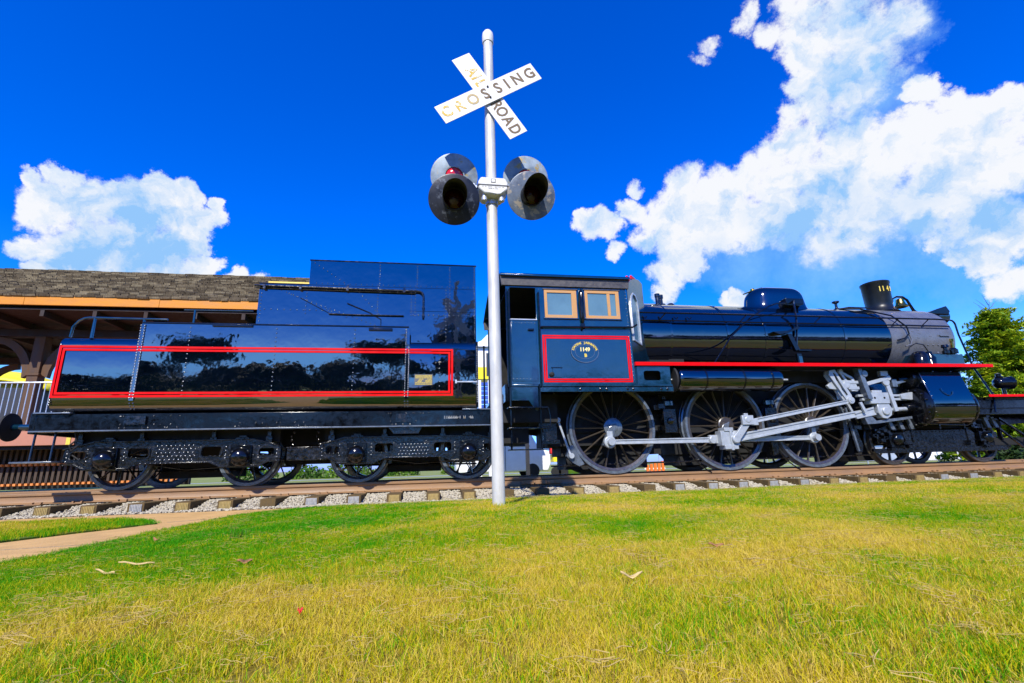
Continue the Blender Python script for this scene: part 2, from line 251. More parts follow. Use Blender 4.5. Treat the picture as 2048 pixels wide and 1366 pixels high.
def grassmat(name, ramp, trans=.4, spread=.85):
    m = bpy.data.materials.new(name); m.use_nodes = True; t = m.node_tree; n = t.nodes; l = t.links.new
    b = n['Principled BSDF']; b.inputs['Roughness'].default_value = .6; b.inputs['IOR'].default_value = 1.22
    geo = n.new('ShaderNodeNewGeometry'); v, mt = patches(n, l, geo)
    v = mt('ADD', v, mt('MULTIPLY_ADD', geo.outputs['Random Per Island'], spread, -spread/2))
    cr = n.new('ShaderNodeValToRGB'); l(v, cr.inputs[0]); e = cr.color_ramp.elements
    e[0].position, e[0].color = ramp[0][0], (*ramp[0][1], 1); e[1].position, e[1].color = ramp[-1][0], (*ramp[-1][1], 1)
    for p, c in ramp[1:-1]: k = e.new(p); k.color = (*c, 1)
    l(cr.outputs[0], b.inputs['Base Color'])
    if trans:
        tr = n.new('ShaderNodeBsdfTranslucent'); l(cr.outputs[0], tr.inputs['Color']); mxs = n.new('ShaderNodeMixShader'); mxs.inputs[0].default_value = trans
        l(b.outputs[0], mxs.inputs[1]); l(tr.outputs[0], mxs.inputs[2]); l(mxs.outputs[0], n['Material Output'].inputs['Surface'])
    return m
MT['blade'] = grassmat('grass_blade', [(.02, (.72, .55, .10)), (.2, (.68, .53, .012)), (.42, (.50, .46, .002)), (.62, (.16, .42, .001)), (.9, (.05, .32, .001))])
MT['blade_bits'] = grassmat('straw_bits', [(.1, (.66, .50, .20)), (.6, (.60, .48, .14)), (.9, (.42, .42, .08))], spread=.3)
MT['soil'] = grassmat('thatch_and_soil', [(.1, (.22, .15, .02)), (.4, (.16, .13, .012)), (.65, (.09, .13, .012)), (.95, (.045, .10, .008))], trans=0, spread=0)
MT['fargrass'] = mat('far_grass', (.13, .22, .02), .9, var=.3, vscale=.5, col2=(.30, .26, .05), bump=.02, bscale=30)
# ------------------------------------------------------------------ mesh builder
class MB:
    def __init__(s): s.v = []; s.f = []; s.mi = []; s.cur = 0
    def add(s, vs, fs):
        o = len(s.v); s.v += [tuple(v) for v in vs]
        for f in fs: s.f.append(tuple(i+o for i in f)); s.mi.append(s.cur)
        return s
    def box(s, x0, x1, y0, y1, z0, z1):
        return s.add([(x0,y0,z0),(x1,y0,z0),(x1,y1,z0),(x0,y1,z0),(x0,y0,z1),(x1,y0,z1),(x1,y1,z1),(x0,y1,z1)],
            [(0,3,2,1),(4,5,6,7),(0,1,5,4),(1,2,6,5),(2,3,7,6),(3,0,4,7)])
    def bar(s, p0, p1, w, h, up=(0,1,0)):
        p0, p1 = Vector(p0), Vector(p1); d = (p1-p0).normalized(); u = Vector(up); a = d.cross(u).normalized(); u = a.cross(d).normalized()
        vs = [p+a*(i*w/2)+u*(j*h/2) for p in (p0, p1) for i, j in ((-1,-1),(1,-1),(1,1),(-1,1))]
        return s.add(vs, [(0,3,2,1),(4,5,6,7),(0,1,5,4),(1,2,6,5),(2,3,7,6),(3,0,4,7)])
    def tube(s, pts, r, n=10, caps=True):
        pts = [Vector(p) for p in pts]; rs = r if isinstance(r, (list, tuple)) else [r]*len(pts)
        rings = []; prev = None
        for i, p in enumerate(pts):
            d = (pts[min(i+1, len(pts)-1)]-pts[max(i-1, 0)]).normalized()
            if prev is None: a = d.cross(Vector((0,0,1)) if abs(d.z) < .9 else Vector((1,0,0))).normalized()
            else: a = (prev - d*prev.dot(d)).normalized()
            prev = a; b = d.cross(a)
            rings.append([p+(a*math.cos(2*PI*k/n)+b*math.sin(2*PI*k/n))*rs[i] for k in range(n)])
        vs = [v for q in rings for v in q]; fs = []
        for i in range(len(pts)-1):
            for k in range(n):
                k2 = (k+1) % n; fs.append((i*n+k, (i+1)*n+k, (i+1)*n+k2, i*n+k2))
        if caps: fs.append(tuple(range(n))); fs.append(tuple((len(pts)-1)*n+k for k in reversed(range(n))))
        return s.add(vs, fs)
    def cyl(s, p0, p1, r0, r1=None, n=24): return s.tube([p0, p1], [r0, r0 if r1 is None else r1], n)
    def lathe(s, c, axis, prof, n=32, closed=False, a0=0, a1=2*PI):
        c = Vector(c); d = Vector(axis).normalized(); a = d.cross(Vector((0,0,1)) if abs(d.z) < .9 else Vector((1,0,0))).normalized(); b = d.cross(a)
        full = abs(a1-a0-2*PI) < 1e-6; m = n if full else n+1; vs = []
        for r, h in prof:
            for k in range(m):
                t = a0+(a1-a0)*k/n; vs.append(c+d*h+(a*math.cos(t)+b*math.sin(t))*r)
        fs = []; q = len(prof)
        for i in range(q-1 if not closed else q):
            for k in range(n):
                k2 = (k+1) % m if full else k+1; j = (i+1) % q; fs.append((i*m+k, i*m+k2, j*m+k2, j*m+k))
        if not closed and full:
            if prof[0][0] > 1e-4: fs.append(tuple(reversed(range(m))))
            if prof[-1][0] > 1e-4: fs.append(tuple((q-1)*m+k for k in range(m)))
        return s.add(vs, fs)
    def prism(s, poly, y0, y1, holes=(), plane='XZ'):
        loops = [list(poly)]+[list(h) for h in holes]
        def P(p, y): return (p[0], y, p[1]) if plane == 'XZ' else ((y, p[0], p[1]) if plane == 'YZ' else (p[0], p[1], y))
        flat = [p for lp in loops for p in lp]; n = len(flat)
        tris = geometry.tessellate_polygon([[Vector((p[0], p[1], 0)) for p in lp] for lp in loops])
        vs = [P(p, y0) for p in flat]+[P(p, y1) for p in flat]
        fs = [tuple(t) for t in tris]+[tuple(i+n for i in reversed(t)) for t in tris]
        o = 0
        for lp in loops:
            m = len(lp)
            for i in range(m): j = (i+1) % m; fs.append((o+i, o+j, o+j+n, o+i+n))
            o += m
        return s.add(vs, fs)
    def dome(s, p, nrm, r, n=6):
        p = Vector(p); d = Vector(nrm).normalized()
        return s.lathe(p, d, [(r, -.001), (r*.8, r*.45), (r*.35, r*.7), (.00001, r*.75)], n)
    def build(s, name, m, parent=None, loc=None, smooth=35, bevel=0, kind=None, label=None, recalc=True, stuff=False):
        me = bpy.data.meshes.new(name); me.from_pydata(s.v, [], s.f)
        mats = m if isinstance(m, (list, tuple)) else [m]
        for x in mats: me.materials.append(MT[x] if isinstance(x, str) else x)
        if len(mats) > 1: me.polygons.foreach_set('material_index', s.mi)
        if recalc:
            bm = bmesh.new(); bm.from_mesh(me); bmesh.ops.recalc_face_normals(bm, faces=bm.faces); bm.to_mesh(me); bm.free()
        me.update()
        if smooth: me.shade_smooth(); me.set_sharp_from_angle(angle=math.radians(smooth))
        o = bpy.data.objects.new(name, me); C.objects.link(o)
        if parent:
            o.parent = parent
            if loc is None: o.location = -world_of(parent)
            else: o.location = loc
        elif loc is not None: o.location = loc
        if bevel:
            b = o.modifiers.new('bevel', 'BEVEL'); b.width = bevel; b.segments = 2; b.limit_method = 'ANGLE'; b.angle_limit = math.radians(40)
        if kind: o['kind'] = kind
        if stuff: o['kind'] = 'stuff'
        if label: o['label'] = label
        return o
def world_of(o):
    v = Vector((0, 0, 0))
    while o: v = v+o.location; o = o.parent
    return v
def thing(name, label, cat, loc=(0, 0, 0), group=None, kind=None):
    o = bpy.data.objects.new(name, None); o.empty_display_size = .2; C.objects.link(o); o.location = loc; o['label'] = label
    if cat: o['category'] = cat
    if group: o['group'] = group
    if kind: o['kind'] = kind
    return o
def tag(o, label, cat, group=None, kind=None):
    o['label'] = label
    if cat: o['category'] = cat
    if group: o['group'] = group
    if kind: o['kind'] = kind
    return o
def copy_tree(o, parent=None, loc=None):
    c = o.copy(); C.objects.link(c); c.parent = parent
    if loc is not None: c.location = loc
    for ch in o.children: copy_tree(ch, c)
    return c
def arc(cx, cz, r, a0, a1, n): return [(cx+r*math.cos(math.radians(a0+(a1-a0)*i/n)), cz+r*math.sin(math.radians(a0+(a1-a0)*i/n))) for i in range(n+1)]
def rrect(x0, x1, z0, z1, r, n=4):
    return arc(x1-r, z1-r, r, 0, 90, n)+arc(x0+r, z1-r, r, 90, 180, n)+arc(x0+r, z0+r, r, 180, 270, n)+arc(x1-r, z0+r, r, 270, 360, n)
def text_obj(name, body, size, m, parent, origin, xdir, zdir, depth=.002, bold=0.0, align='CENTER', sx=1.0, kind=None):
    cu = bpy.data.curves.new(name, 'FONT'); cu.body = body; cu.size = size; cu.align_x = align; cu.align_y = 'CENTER'; cu.extrude = depth; cu.offset = bold; cu.resolution_u = 3
    t = bpy.data.objects.new('tmp', cu); C.objects.link(t); dg = bpy.context.evaluated_depsgraph_get(); dg.update()
    me = bpy.data.meshes.new_from_object(t.evaluated_get(dg)); bpy.data.objects.remove(t)
    x = Vector(xdir).normalized(); z = Vector(zdir).normalized(); y = z.cross(x)*-1
    R = Matrix(((x.x*sx, z.x, -y.x*-1), (x.y*sx, z.y, -y.y*-1), (x.z*sx, z.z, -y.z*-1)))
    n = x.cross(z)
    R = Matrix(((x.x*sx, z.x, n.x), (x.y*sx, z.y, n.y), (x.z*sx, z.z, n.z)))
    me.transform(R.to_4x4()); me.materials.clear(); me.materials.append(MT[m]); me.name = name
    o = bpy.data.objects.new(name, me); C.objects.link(o); o.parent = parent; o.location = Vector(origin)-world_of(parent)
    return o
def marks(name, m, parent, x0, x1, y, zc, h, pattern):
    # worn lettering too faint to read: one small stroke group per letter
    mb = MB(); n = len(pattern); w = (x1-x0)/n
    for i, c in enumerate(pattern):
        if c == ' ': continue
        x = x0+i*w
        if c in '|#': mb.box(x, x+w*.22, y-.001, y, zc-h/2, zc+h/2)
        if c in '#-': mb.box(x+w*.22, x+w*.7, y-.001, y, zc-h*.1, zc+h*.12)
        if c == '#': mb.box(x+w*.5, x+w*.72, y-.001, y, zc-h/2, zc-h*.1)
    return mb.build(name, m, parent, smooth=0, stuff=True)
YC = .82      # track centre line; near wheel faces lie at y = 0
# ------------------------------------------------------------------ ground, path, lawn
PATHZ = -.31
LX = np.array([-2.72,-2.60,-2.50,-2.38,-2.15,-1.70,-1.16,.69,1.42,2.41,4.0,6,9,14,30.])
def lawn_front(X): return np.interp(X, [-2.40,-2.15,-1.8,-1.3,-.5,.7,1.4,2.4,4,6,9,14,30], [-2.2,-1.85,-1.62,-1.50,-1.40,-1.33,-1.22,-1.15,-1.12,-1.1,-1.08,-1.0,-.95])
def lawn_left(Y): return np.interp(Y, [-14,-9,-5.24,-4.74,-4.13,-3.48,-2.71,-2.2,-1.85], [-4.6,-3.5,-2.70,-2.63,-2.56,-2.54,-2.44,-2.40,-2.15])
def lawn_z(X, Y):
    d = np.minimum((X-lawn_left(Y))*1.1, lawn_front(X)-Y); t = np.clip(d/3.1, 0, 1)
    return PATHZ+.006+.150*(1-(1-t)**1.4)+.010*np.sin(X*1.7+Y)*t+.008*np.sin(X*3.1-Y*2.3)*t
def inside(X, Y): return (X > lawn_left(Y)) & (Y < lawn_front(X)) & ~((X < -2.0) & (Y > -1.9))
def sheet(name, xs, ys, zf, m, **k):
    X, Y = np.meshgrid(xs, ys); Z = zf(X, Y); nx = len(xs)
    mb = MB(); mb.v = list(zip(X.ravel().tolist(), Y.ravel().tolist(), Z.ravel().tolist()))
    mb.f = [(j*nx+i, j*nx+i+1, (j+1)*nx+i+1, (j+1)*nx+i) for j in range(len(ys)-1) for i in range(nx-1)]; mb.mi = [0]*len(mb.f)
    return mb.build(name, m, recalc=False, **k)
def geom(a, b, n): return list(np.geomspace(a, b, n))
xs = [-x for x in geom(30, 1500, 14)][::-1]+list(np.linspace(-28, 36, 33))+geom(40, 1500, 14)
ys = [-x for x in geom(14, 1500, 14)][::-1]+list(np.linspace(-12, 40, 27))+geom(45, 1500, 14)
g = sheet('ground', xs, ys, lambda X, Y: np.full_like(X, -.345)-.0*Y, 'fargrass', kind='structure'); tag(g, 'wide mown ground reaching back to the horizon behind the train', None, kind='structure')
# concrete path along the ballast with a branch towards the viewer
mb = MB(); mb.prism([(-40,-.98),(-40,-1.72),(-5.3,-1.72),(-4.33,-1.76),(-3.7,-1.98),(-3.2,-2.5),(-3.15,-2.9),(-3.45,-3.4),(-3.75,-4.0),(-4.3,-5.2),(-5.2,-7.5),(-7.0,-12),(-4.2,-12),(-3.3,-9),(-2.5,-5.24),(-2.3,-3.5),(-2.1,-2.1),(-1.5,-1.7),(-.5,-1.6),(.7,-1.5),(2.4,-1.35),(6,-1.3),(40,-1.2),(40,-.98)], PATHZ-.03, PATHZ, plane='XY')
o = mb.build('path', 'concrete', smooth=0); tag(o, 'tan concrete path running along the ballast and branching left', None, kind='structure')
for k, (a, b) in enumerate([((-3.02,-2.55),(-1.95,-1.86)), ((-4.0,-4.5),(-2.6,-4.3)), ((.3,-1.48),(.3,-.99)), ((3.6,-1.3),(3.6,-.99)), ((-6.3,-1.7),(-6.3,-.99))]):
    q = MB(); q.bar((*a, PATHZ+.001), (*b, PATHZ+.001), .012, .003, (0,0,1)); j = q.build('joint', 'bed', o, smooth=0)
# lawn
def lawn_sheet(name, xs, ys):
    X, Y = np.meshgrid(xs, ys); nx = len(xs); Z = lawn_z(X, Y)
    X2 = X.copy(); Y2 = Y.copy()
    Y2 = np.minimum(Y2, lawn_front(X2)); X2 = np.maximum(X2, lawn_left(Y2)); Z = lawn_z(X2, Y2)
    mb = MB(); mb.v = list(zip(X2.ravel().tolist(), Y2.ravel().tolist(), Z.ravel().tolist())); keep = []
    for j in range(len(ys)-1):
        for i in range(nx-1):
            a = [(j, i), (j, i+1), (j+1, i+1), (j+1, i)]
            if len({(round(X2[p], 4), round(Y2[p], 4)) for p in a}) >= 3: keep.append(tuple(p[0]*nx+p[1] for p in a))
    mb.f = keep; mb.mi = [0]*len(keep); return mb
lawn = lawn_sheet('lawn', np.concatenate([np.linspace(-4.6, 8, 90), np.linspace(8.3, 40, 60)]), np.concatenate([np.linspace(-14, -7, 20), np.linspace(-6.9, -.95, 60)])).build('lawn', 'soil', recalc=False)
tag(lawn, 'patchy green and straw coloured lawn rising towards the viewer', None, kind='structure')
WEDGE = [(-40,-1.78),(-5.27,-1.78),(-4.33,-1.80),(-3.61,-2.07),(-3.05,-2.70),(-3.28,-2.99),(-3.54,-3.44),(-3.9,-4.2),(-4.6,-5.6),(-6.0,-8.6),(-8,-12),(-40,-12)]
wz = MB().prism(WEDGE, PATHZ-.02, PATHZ+.012, plane='XY').build('grass_verge', 'soil', smooth=0); tag(wz, 'wedge of grass between the two arms of the concrete path', None, kind='structure')
# ------------------------------------------------------------------ instancing helper (geometry nodes, for what nobody could count)
def scatter(name, protos, P, rot, scl, label, kind='stuff'):
    me = bpy.data.meshes.new(name); me.from_pydata([tuple(p) for p in P], [], []); n = len(P)
    a = me.attributes.new('rot', 'FLOAT_VECTOR', 'POINT'); a.data.foreach_set('vector', np.asarray(rot, np.float32).ravel())
    a = me.attributes.new('scl', 'FLOAT_VECTOR', 'POINT'); a.data.foreach_set('vector', np.asarray(scl, np.float32).ravel())
    a = me.attributes.new('idx', 'INT', 'POINT'); a.data.foreach_set('value', RNG.integers(0, len(protos), n).astype(np.int32))
    col = bpy.data.collections.new(name+'_kinds')
    for p in protos: 
        C.objects.unlink(p) if p.name in C.objects else None
        col.objects.link(p)
    ng = bpy.data.node_groups.new(name, 'GeometryNodeTree'); ng.interface.new_socket('Geometry', in_out='INPUT', socket_type='NodeSocketGeometry'); ng.interface.new_socket('Geometry', in_out='OUTPUT', socket_type='NodeSocketGeometry')
    nn = ng.nodes; ll = ng.links.new; gi = nn.new('NodeGroupInput'); go = nn.new('NodeGroupOutput')
    iop = nn.new('GeometryNodeInstanceOnPoints'); ci = nn.new('GeometryNodeCollectionInfo'); ci.inputs['Collection'].default_value = col; ci.inputs['Separate Children'].default_value = True; ci.inputs['Reset Children'].default_value = True
    def na(nm, ty): x = nn.new('GeometryNodeInputNamedAttribute'); x.data_type = ty; x.inputs['Name'].default_value = nm; return x.outputs['Attribute']
    ll(gi.outputs[0], iop.inputs['Points']); ll(ci.outputs[0], iop.inputs['Instance']); iop.inputs['Pick Instance'].default_value = True
    ll(na('idx', 'INT'), iop.inputs['Instance Index'])
    er = nn.new('FunctionNodeEulerToRotation'); ll(na('rot', 'FLOAT_VECTOR'), er.inputs[0]); ll(er.outputs[0], iop.inputs['Rotation'])
    ll(na('scl', 'FLOAT_VECTOR'), iop.inputs['Scale']); ll(iop.outputs[0], go.inputs[0])
    o = bpy.data.objects.new(name, me); C.objects.link(o); md = o.modifiers.new('scatter', 'NODES'); md.node_group = ng
    tag(o, label, None, kind=kind); return o
def tuft(k, nb, rad, hmin, hmax, wid, m, lean=.6, flat=0):
    mb = MB()
    for b in range(nb):
        a = RNG.uniform(0, 2*PI); r = rad*math.sqrt(RNG.uniform()); p = Vector((r*math.cos(a), r*math.sin(a), -.004))
        h = RNG.uniform(hmin, hmax); az = RNG.uniform(0, 2*PI); ln = RNG.uniform(.1, lean); d = Vector((math.cos(az), math.sin(az), 0)); w = wid*RNG.uniform(.6, 1.25)
        fa = RNG.uniform(0, 2*PI); side = Vector((math.cos(fa), math.sin(fa), 0))*w/2
        if flat: zz = [0, .35, .5, .42]; xx = [0, .3, .65, 1]
        else: zz = [0, .45, .82, 1]; xx = [0, .12, .42, 1]
        pts = [p+d*(h*ln*xx[i])+Vector((0, 0, h*zz[i])) for i in range(4)]
        o = len(mb.v); mb.v += [tuple(pts[0]-side), tuple(pts[0]+side), tuple(pts[1]-side*.9), tuple(pts[1]+side*.9), tuple(pts[2]-side*.65), tuple(pts[2]+side*.65), tuple(pts[3])]
        mb.f += [(o, o+1, o+3, o+2), (o+2, o+3, o+5, o+4), (o+4, o+5, o+6)]; mb.mi += [0]*3
    return mb.build('tuft_kind_%s' % 'abcdefghij'[k], m, smooth=0, recalc=False)
def lawn_points(n, x0, x1, y0, y1, dens=None):
    X = RNG.uniform(x0, x1, n); Y = RNG.uniform(y0, y1, n); k = inside(X, Y)
    X, Y = X[k], Y[k]
    r = np.array(rt); f = np.array(fwd); u = np.array(up)
    d = np.stack([X, Y+DIST, lawn_z(X, Y)-EYE], -1); z = d@f; px = (d@r)/np.maximum(z, .01)*F_PX; py = (d@u)/np.maximum(z, .01)*F_PX
    k = (z > .15) & (np.abs(px) < 1250) & (py > -1000)          # only ground the photograph could see, with a margin
    return X[k], Y[k], d[k]
near = [tuft(i, 60, .055, .010, .038, .0016, 'blade', lean=1.15) for i in range(5)]
P = []; RO = []; SC = []
def put(X, Y, zf, s0, s1, sz=1.0):
    for x, y, z in zip(X, Y, zf(X, Y)):
        P.append((x, y, z)); RO.append((RNG.normal(0, .12), RNG.normal(0, .12), RNG.uniform(0, 2*PI))); s = RNG.uniform(s0, s1); SC.append((s, s, s*sz*RNG.uniform(.8, 1.2)))
X, Y, d = lawn_points(26000, -3.6, 4.5, -9.1, -5.6); put(X, Y, lawn_z, .85, 1.15, .9)
scatter('lawn_grass_blades', near, P, RO, SC, 'short grass blades of the lawn nearest the viewer')
mid = [tuft(5+i, 52, .075, .012, .034, .0026, 'blade', lean=1.0) for i in range(4)]
P = []; RO = []; SC = []
X, Y, d = lawn_points(60000, -3.6, 9, -5.75, -1.0); put(X, Y, lawn_z, .85, 1.2, .85)
X, Y, d = lawn_points(26000, 9, 24, -6, -.9); put(X, Y, lawn_z, 1.0, 1.6, .75)
# verge wedge
def inpoly(X, Y, poly):
    c = np.zeros(len(X), bool); n = len(poly)
    for i in range(n):
        x1, y1 = poly[i]; x2, y2 = poly[(i+1) % n]; k = ((y1 > Y) != (y2 > Y)) & (X < (x2-x1)*(Y-y1)/((y2-y1) or 1e-9)+x1); c ^= k
    return c
X = RNG.uniform(-9, -3, 9000); Y = RNG.uniform(-6, -1.78, 9000); k = inpoly(X, Y, WEDGE); put(X[k], Y[k], lambda X, Y: np.full_like(X, PATHZ+.012), .9, 1.3, 1.0)
for k in range(70):
    a = RNG.uniform(0, 2*PI); rr = RNG.uniform(.055, .19); x, y = .60+rr*math.cos(a), -4.45+rr*math.sin(a)
    P.append((x, y, float(lawn_z(np.array([x]), np.array([y]))[0]))); RO.append((RNG.normal(0,.2), RNG.normal(0,.2), RNG.uniform(0, 6.28))); s = RNG.uniform(.7, 1.0); SC.append((s, s, RNG.uniform(1.2, 2.3)))
scatter('lawn_grass_far', mid, P, RO, SC, 'grass of the lawn and verge further off towards the track')
# long straws and taller seed blades
bits = []
for i in range(4):
    mb = MB()
    for b in range(9):
        a = RNG.uniform(0, 2*PI); ln = RNG.uniform(.02, .06); p = Vector((RNG.uniform(-.06, .06), RNG.uniform(-.06, .06), RNG.uniform(.018, .036))); pts = []
        bend = RNG.uniform(-2.2, 2.2)
        for q in range(5):
            pts.append(p.copy()); a += bend*.25; p = p+Vector((math.cos(a), math.sin(a), RNG.uniform(-.18, .22)))*(ln/4)
        mb.tube(pts, .0007, 3, caps=False)
    bits.append(mb.build('straw_kind_%s' % 'abcd'[i], 'blade_bits', smooth=0, recalc=False))
P = []; RO = []; SC = []
X, Y, d = lawn_points(2600, -3.6, 5, -9, -4.2); put(X, Y, lawn_z, .6, 1.2)
X, Y, d = lawn_points(1100, -3.6, 9, -4.4, -1.2); put(X, Y, lawn_z, .8, 1.5)
scatter('dry_straw_bits', bits, P, RO, SC, 'loose dry straws and runners lying on the lawn')
# litter on the lawn: single things one could pick up
def ground_pt(px, py):
    d = ray(px, py); t = .2
    while t < 30:
        p = EYEP+d*t
        if p.z < float(lawn_z(np.array([p.x]), np.array([p.y]))[0])+.03: return p
        t += .01
def leaf_thing(px, py, L_, W_, m, label, rot, curl=.3):
    p = ground_pt(px, py); mb = MB(); n = 7; vs = []; fs = []
    for i in range(n):
        t = i/(n-1); w = W_*math.sin(PI*min(max(t, .03), .97))*.5; x = (t-.5)*L_; z = curl*L_*(abs(t-.5)**2)*2+.004*math.sin(t*9)
        vs += [(x, -w, z), (x, 0, z-.004), (x, w, z+.003)]
    for i in range(n-1):
        for j in (0, 1): a = i*3+j; fs.append((a, a+1, a+4, a+3))
    mb.add(vs, fs); o = mb.build('fallen_leaf' if W_ > .012 else 'dry_stem', m, loc=p, recalc=False); o.rotation_euler = (.15, .1, rot); s = o.modifiers.new('solid', 'SOLIDIFY'); s.thickness = .0015
    tag(o, label, 'leaf' if W_ > .012 else 'stem'); return o
leaf_thing(1262, 1153, .075, .016, 'drygrass', 'pale curled bean-like leaf lying on the yellow grass right of centre', .1, .35)
leaf_thing(489, 1123, .06, .035, 'deadleaf', 'brown crumpled leaf on the green grass left of the pole', .3, .15)
leaf_thing(273, 1127, .15, .011, 'drygrass', 'straight straw stem on the green grass near the path', .12, .05)
leaf_thing(312, 1080, .09, .02, 'deadleaf', 'small tan leaf on the grass close to the path edge', -.7, .3)
leaf_thing(210, 1145, .11, .009, 'drygrass', 'bent straw stem lower left of the straight one', -.4, .12)
leaf_thing(600, 1222, .014, .013, 'redthing', 'tiny red petal on the yellow grass in the left half', .5, .5)
leaf_thing(1432, 1090, .06, .02, 'deadleaf', 'brown flattened leaf on the grass at the right', -.2, .1)
for (px, py, h_, n_, lab) in ((478, 1072, .11, 26, 'dark green weed clump taller than the lawn beside the path'), (440, 1040, .12, 4, 'few tall thin seed stalks at the path edge'), (20, 1118, .10, 4, 'lone dry stalk at the far left edge of the lawn')):
    p = ground_pt(px, py); w_ = tuft(9, n_, .06 if n_ > 9 else .03, h_*.5, h_, .004 if n_ > 9 else .0022, 'hedge' if n_ > 9 else 'blade_bits', lean=.5); w_.name = 'weed'; w_.location = p-Vector((0, 0, .035)); tag(w_, lab, 'weed')
# ------------------------------------------------------------------ railway track
TR = thing('railway_track', 'brown steel rails on timber ties in pale ballast', None, (0, 0, -.17), kind='structure')
prof = [(-.005,-.165),(.135,-.165),(.135,-.155),(.085,-.14),(.078,-.13),(.078,-.055),(.1,-.04),(.1,-.006),(.094,0),(.036,0),(.03,-.006),(.03,-.04),(.052,-.055),(.052,-.13),(.045,-.14),(-.005,-.155)]
def rail(y0, x0, x1, nm='rail'):
    mb = MB(); mb.prism([(p[0]+y0, p[1]) for p in prof], x0, x1, plane='YZ'); return mb.build(nm, 'rail', TR, bevel=.003)
rail(0, -30, 1.985); rail(0, 1.995, 40); rail(1.51, -30, 40)
for yy in (0, 1.51):
    MB().box(-30, 40, yy+.040, yy+.090, .0005, .0025).build('rail_running_band', 'railtop', TR, smooth=0)
fp = MB(); fp.box(1.62, 2.36, .012, .052, -.128, -.058); fpo = fp.build('joint_bar', 'rail', TR, bevel=.006)
for x in (1.70, 1.85, 2.10, 2.26):
    MB().dome((x, .012, -.092), (0, -1, 0), .022, 6).box(x-.012, x+.012, -.012, .01, -.104, -.08).build('joint_bolt', 'rail', TR)
TX = [-10.9,-10.3,-9.7,-9.1,-8.5,-7.9,-7.3,-6.7,-6.12,-5.54,-4.92,-4.32,-3.68,-3.08,-2.48,-1.85,-1.22,-.6,.02,.6,1.24,1.84,2.46,3.09,3.73,4.30,4.93,5.55,6.16,6.77,7.42,8.04,8.66,9.27,9.87,10.5,11.12,11.7,12.35,12.95,13.6,14.2,14.8,15.4,16.1,16.7,17.3,17.9,18.5,19.1]
def tie_mesh(seed):
    r = random.Random(seed); mb = MB(); n = 8; h = .145
    for k in range(1):
        vs = []; xs_ = [-.115, .115]
        mb.box(-.112, .112, 0, 2.45, -h, 0)
    return mb
tie_protos = []
for k in range(3):
    mb = MB(); mb.box(-.105-.006*k, .108, 0, 2.45, -.145, 0)
    tie_protos.append(mb)
plate = MB()                       # ribbed anti-split end plate
plate.box(-.082, .082, -.006, 0, -.125, -.012)
for i in range(8): plate.box(-.078+i*.021, -.069+i*.021, -.012, -.004, -.122, -.015)
first = {}
for i, x in enumerate(TX):
    k = i % 3; r = random.Random(i*5+1)
    key = ('t', k)
    if key not in first: o = tie_protos[k].build('crosstie', 'tie', TR, loc=(0,0,0), bevel=.007); first[key] = o
    else: o = first[key].copy(); C.objects.link(o)
    y0 = -.76+r.uniform(-.03, .03)+(.03 if i > 26 else 0)
    o.location = (x, y0, -.002); o.rotation_euler = (r.uniform(-.006, .006), 0, r.uniform(-.02, .02))
    if r.random() < .88:
        km = 'tie_plate_rust' if (r.random() < .33 or 17 < i < 24) else 'tie_plate'
        if km not in first: e_ = plate.build('end_plate', km, o, loc=(0, -.001, 0), smooth=0); first[km] = e_
        else: e_ = first[km].copy(); C.objects.link(e_); e_.parent = o
        e_.location = (0, -.0015, -.004)
    if 'p' not in first:
        q = MB(); q.box(-.1, .1, -.09, .22, 0, .012)
        for sx in (-.06, .06):
            q.box(sx-.012, sx+.012, -.035, -.010, .01, .034); q.box(sx-.01, sx+.01, -.022, .012, .022, .038)
        first['p'] = q.build('tie_plate', 'rail', o, loc=(0, 0, 0), smooth=0)
        tp = first['p']
    else: tp = first['p'].copy(); C.objects.link(tp); tp.parent = o
    tp.location = (0, -y0, .0)
# ballast bed and stones
bx = np.linspace(-30, 40, 141)
bed = MB(); by = [(-1.02, PATHZ-.004), (-.98, PATHZ-.002), (-.80, -.312), (-.62, -.285), (-.2, -.215), (.5, -.19), (1.6, -.19), (2.2, -.23), (2.9, -.34)]
bed.v = [(float(x), y, z+RNG.normal(0, .004)) for x in bx for y, z in by]; nb = len(by)
bed.f = [(i*nb+j, (i+1)*nb+j, (i+1)*nb+j+1, i*nb+j+1) for i in range(len(bx)-1) for j in range(nb-1)]; bed.mi = [0]*len(bed.f)
o = bed.build('ballast_bed', 'bed'); tag(o, 'bed of fine stone under the pale ballast', None, kind='structure')
stones = []
for k in range(6):
    bm = bmesh.new(); bmesh.ops.create_icosphere(bm, subdivisions=1, radius=.5)
    for v in bm.verts: v.co *= RNG.uniform(.62, 1.15)
    me = bpy.data.meshes.new('stone'); bm.to_mesh(me); bm.free(); me.materials.append(MT['stone'])
    s = bpy.data.objects.new('stone_kind_%s' % 'abcdef'[k], me); C.objects.link(s); stones.append(s)
n = 30000; X = RNG.uniform(-9, 19, n); Y = -1.0+RNG.beta(1.1, 1.0, n)*1.02
byv = np.array(by)
Z = np.interp(Y, byv[:, 0], byv[:, 1])
keep = np.ones(n, bool)
for x in TX: keep &= ~((np.abs(X-x) < .125) & (Y > -.79))
keep &= (RNG.uniform(0, 1, n) < np.clip((Y+1.03)/.12, .15, 1))
X, Y, Z = X[keep], Y[keep], Z[keep]
S_ = RNG.uniform(.022, .05, len(X))
scl = np.stack([S_*RNG.uniform(.8, 1.5, len(X)), S_, S_*RNG.uniform(.5, .9, len(X))], -1)
scatter('ballast_stones', stones, np.stack([X, Y, Z+.008+RNG.uniform(-.004, .014, len(X))], -1), RNG.uniform(-.5, .5, (len(X), 3))*np.array([1, 1, 12.]), scl, 'pale crushed stone ballast between the tie ends')
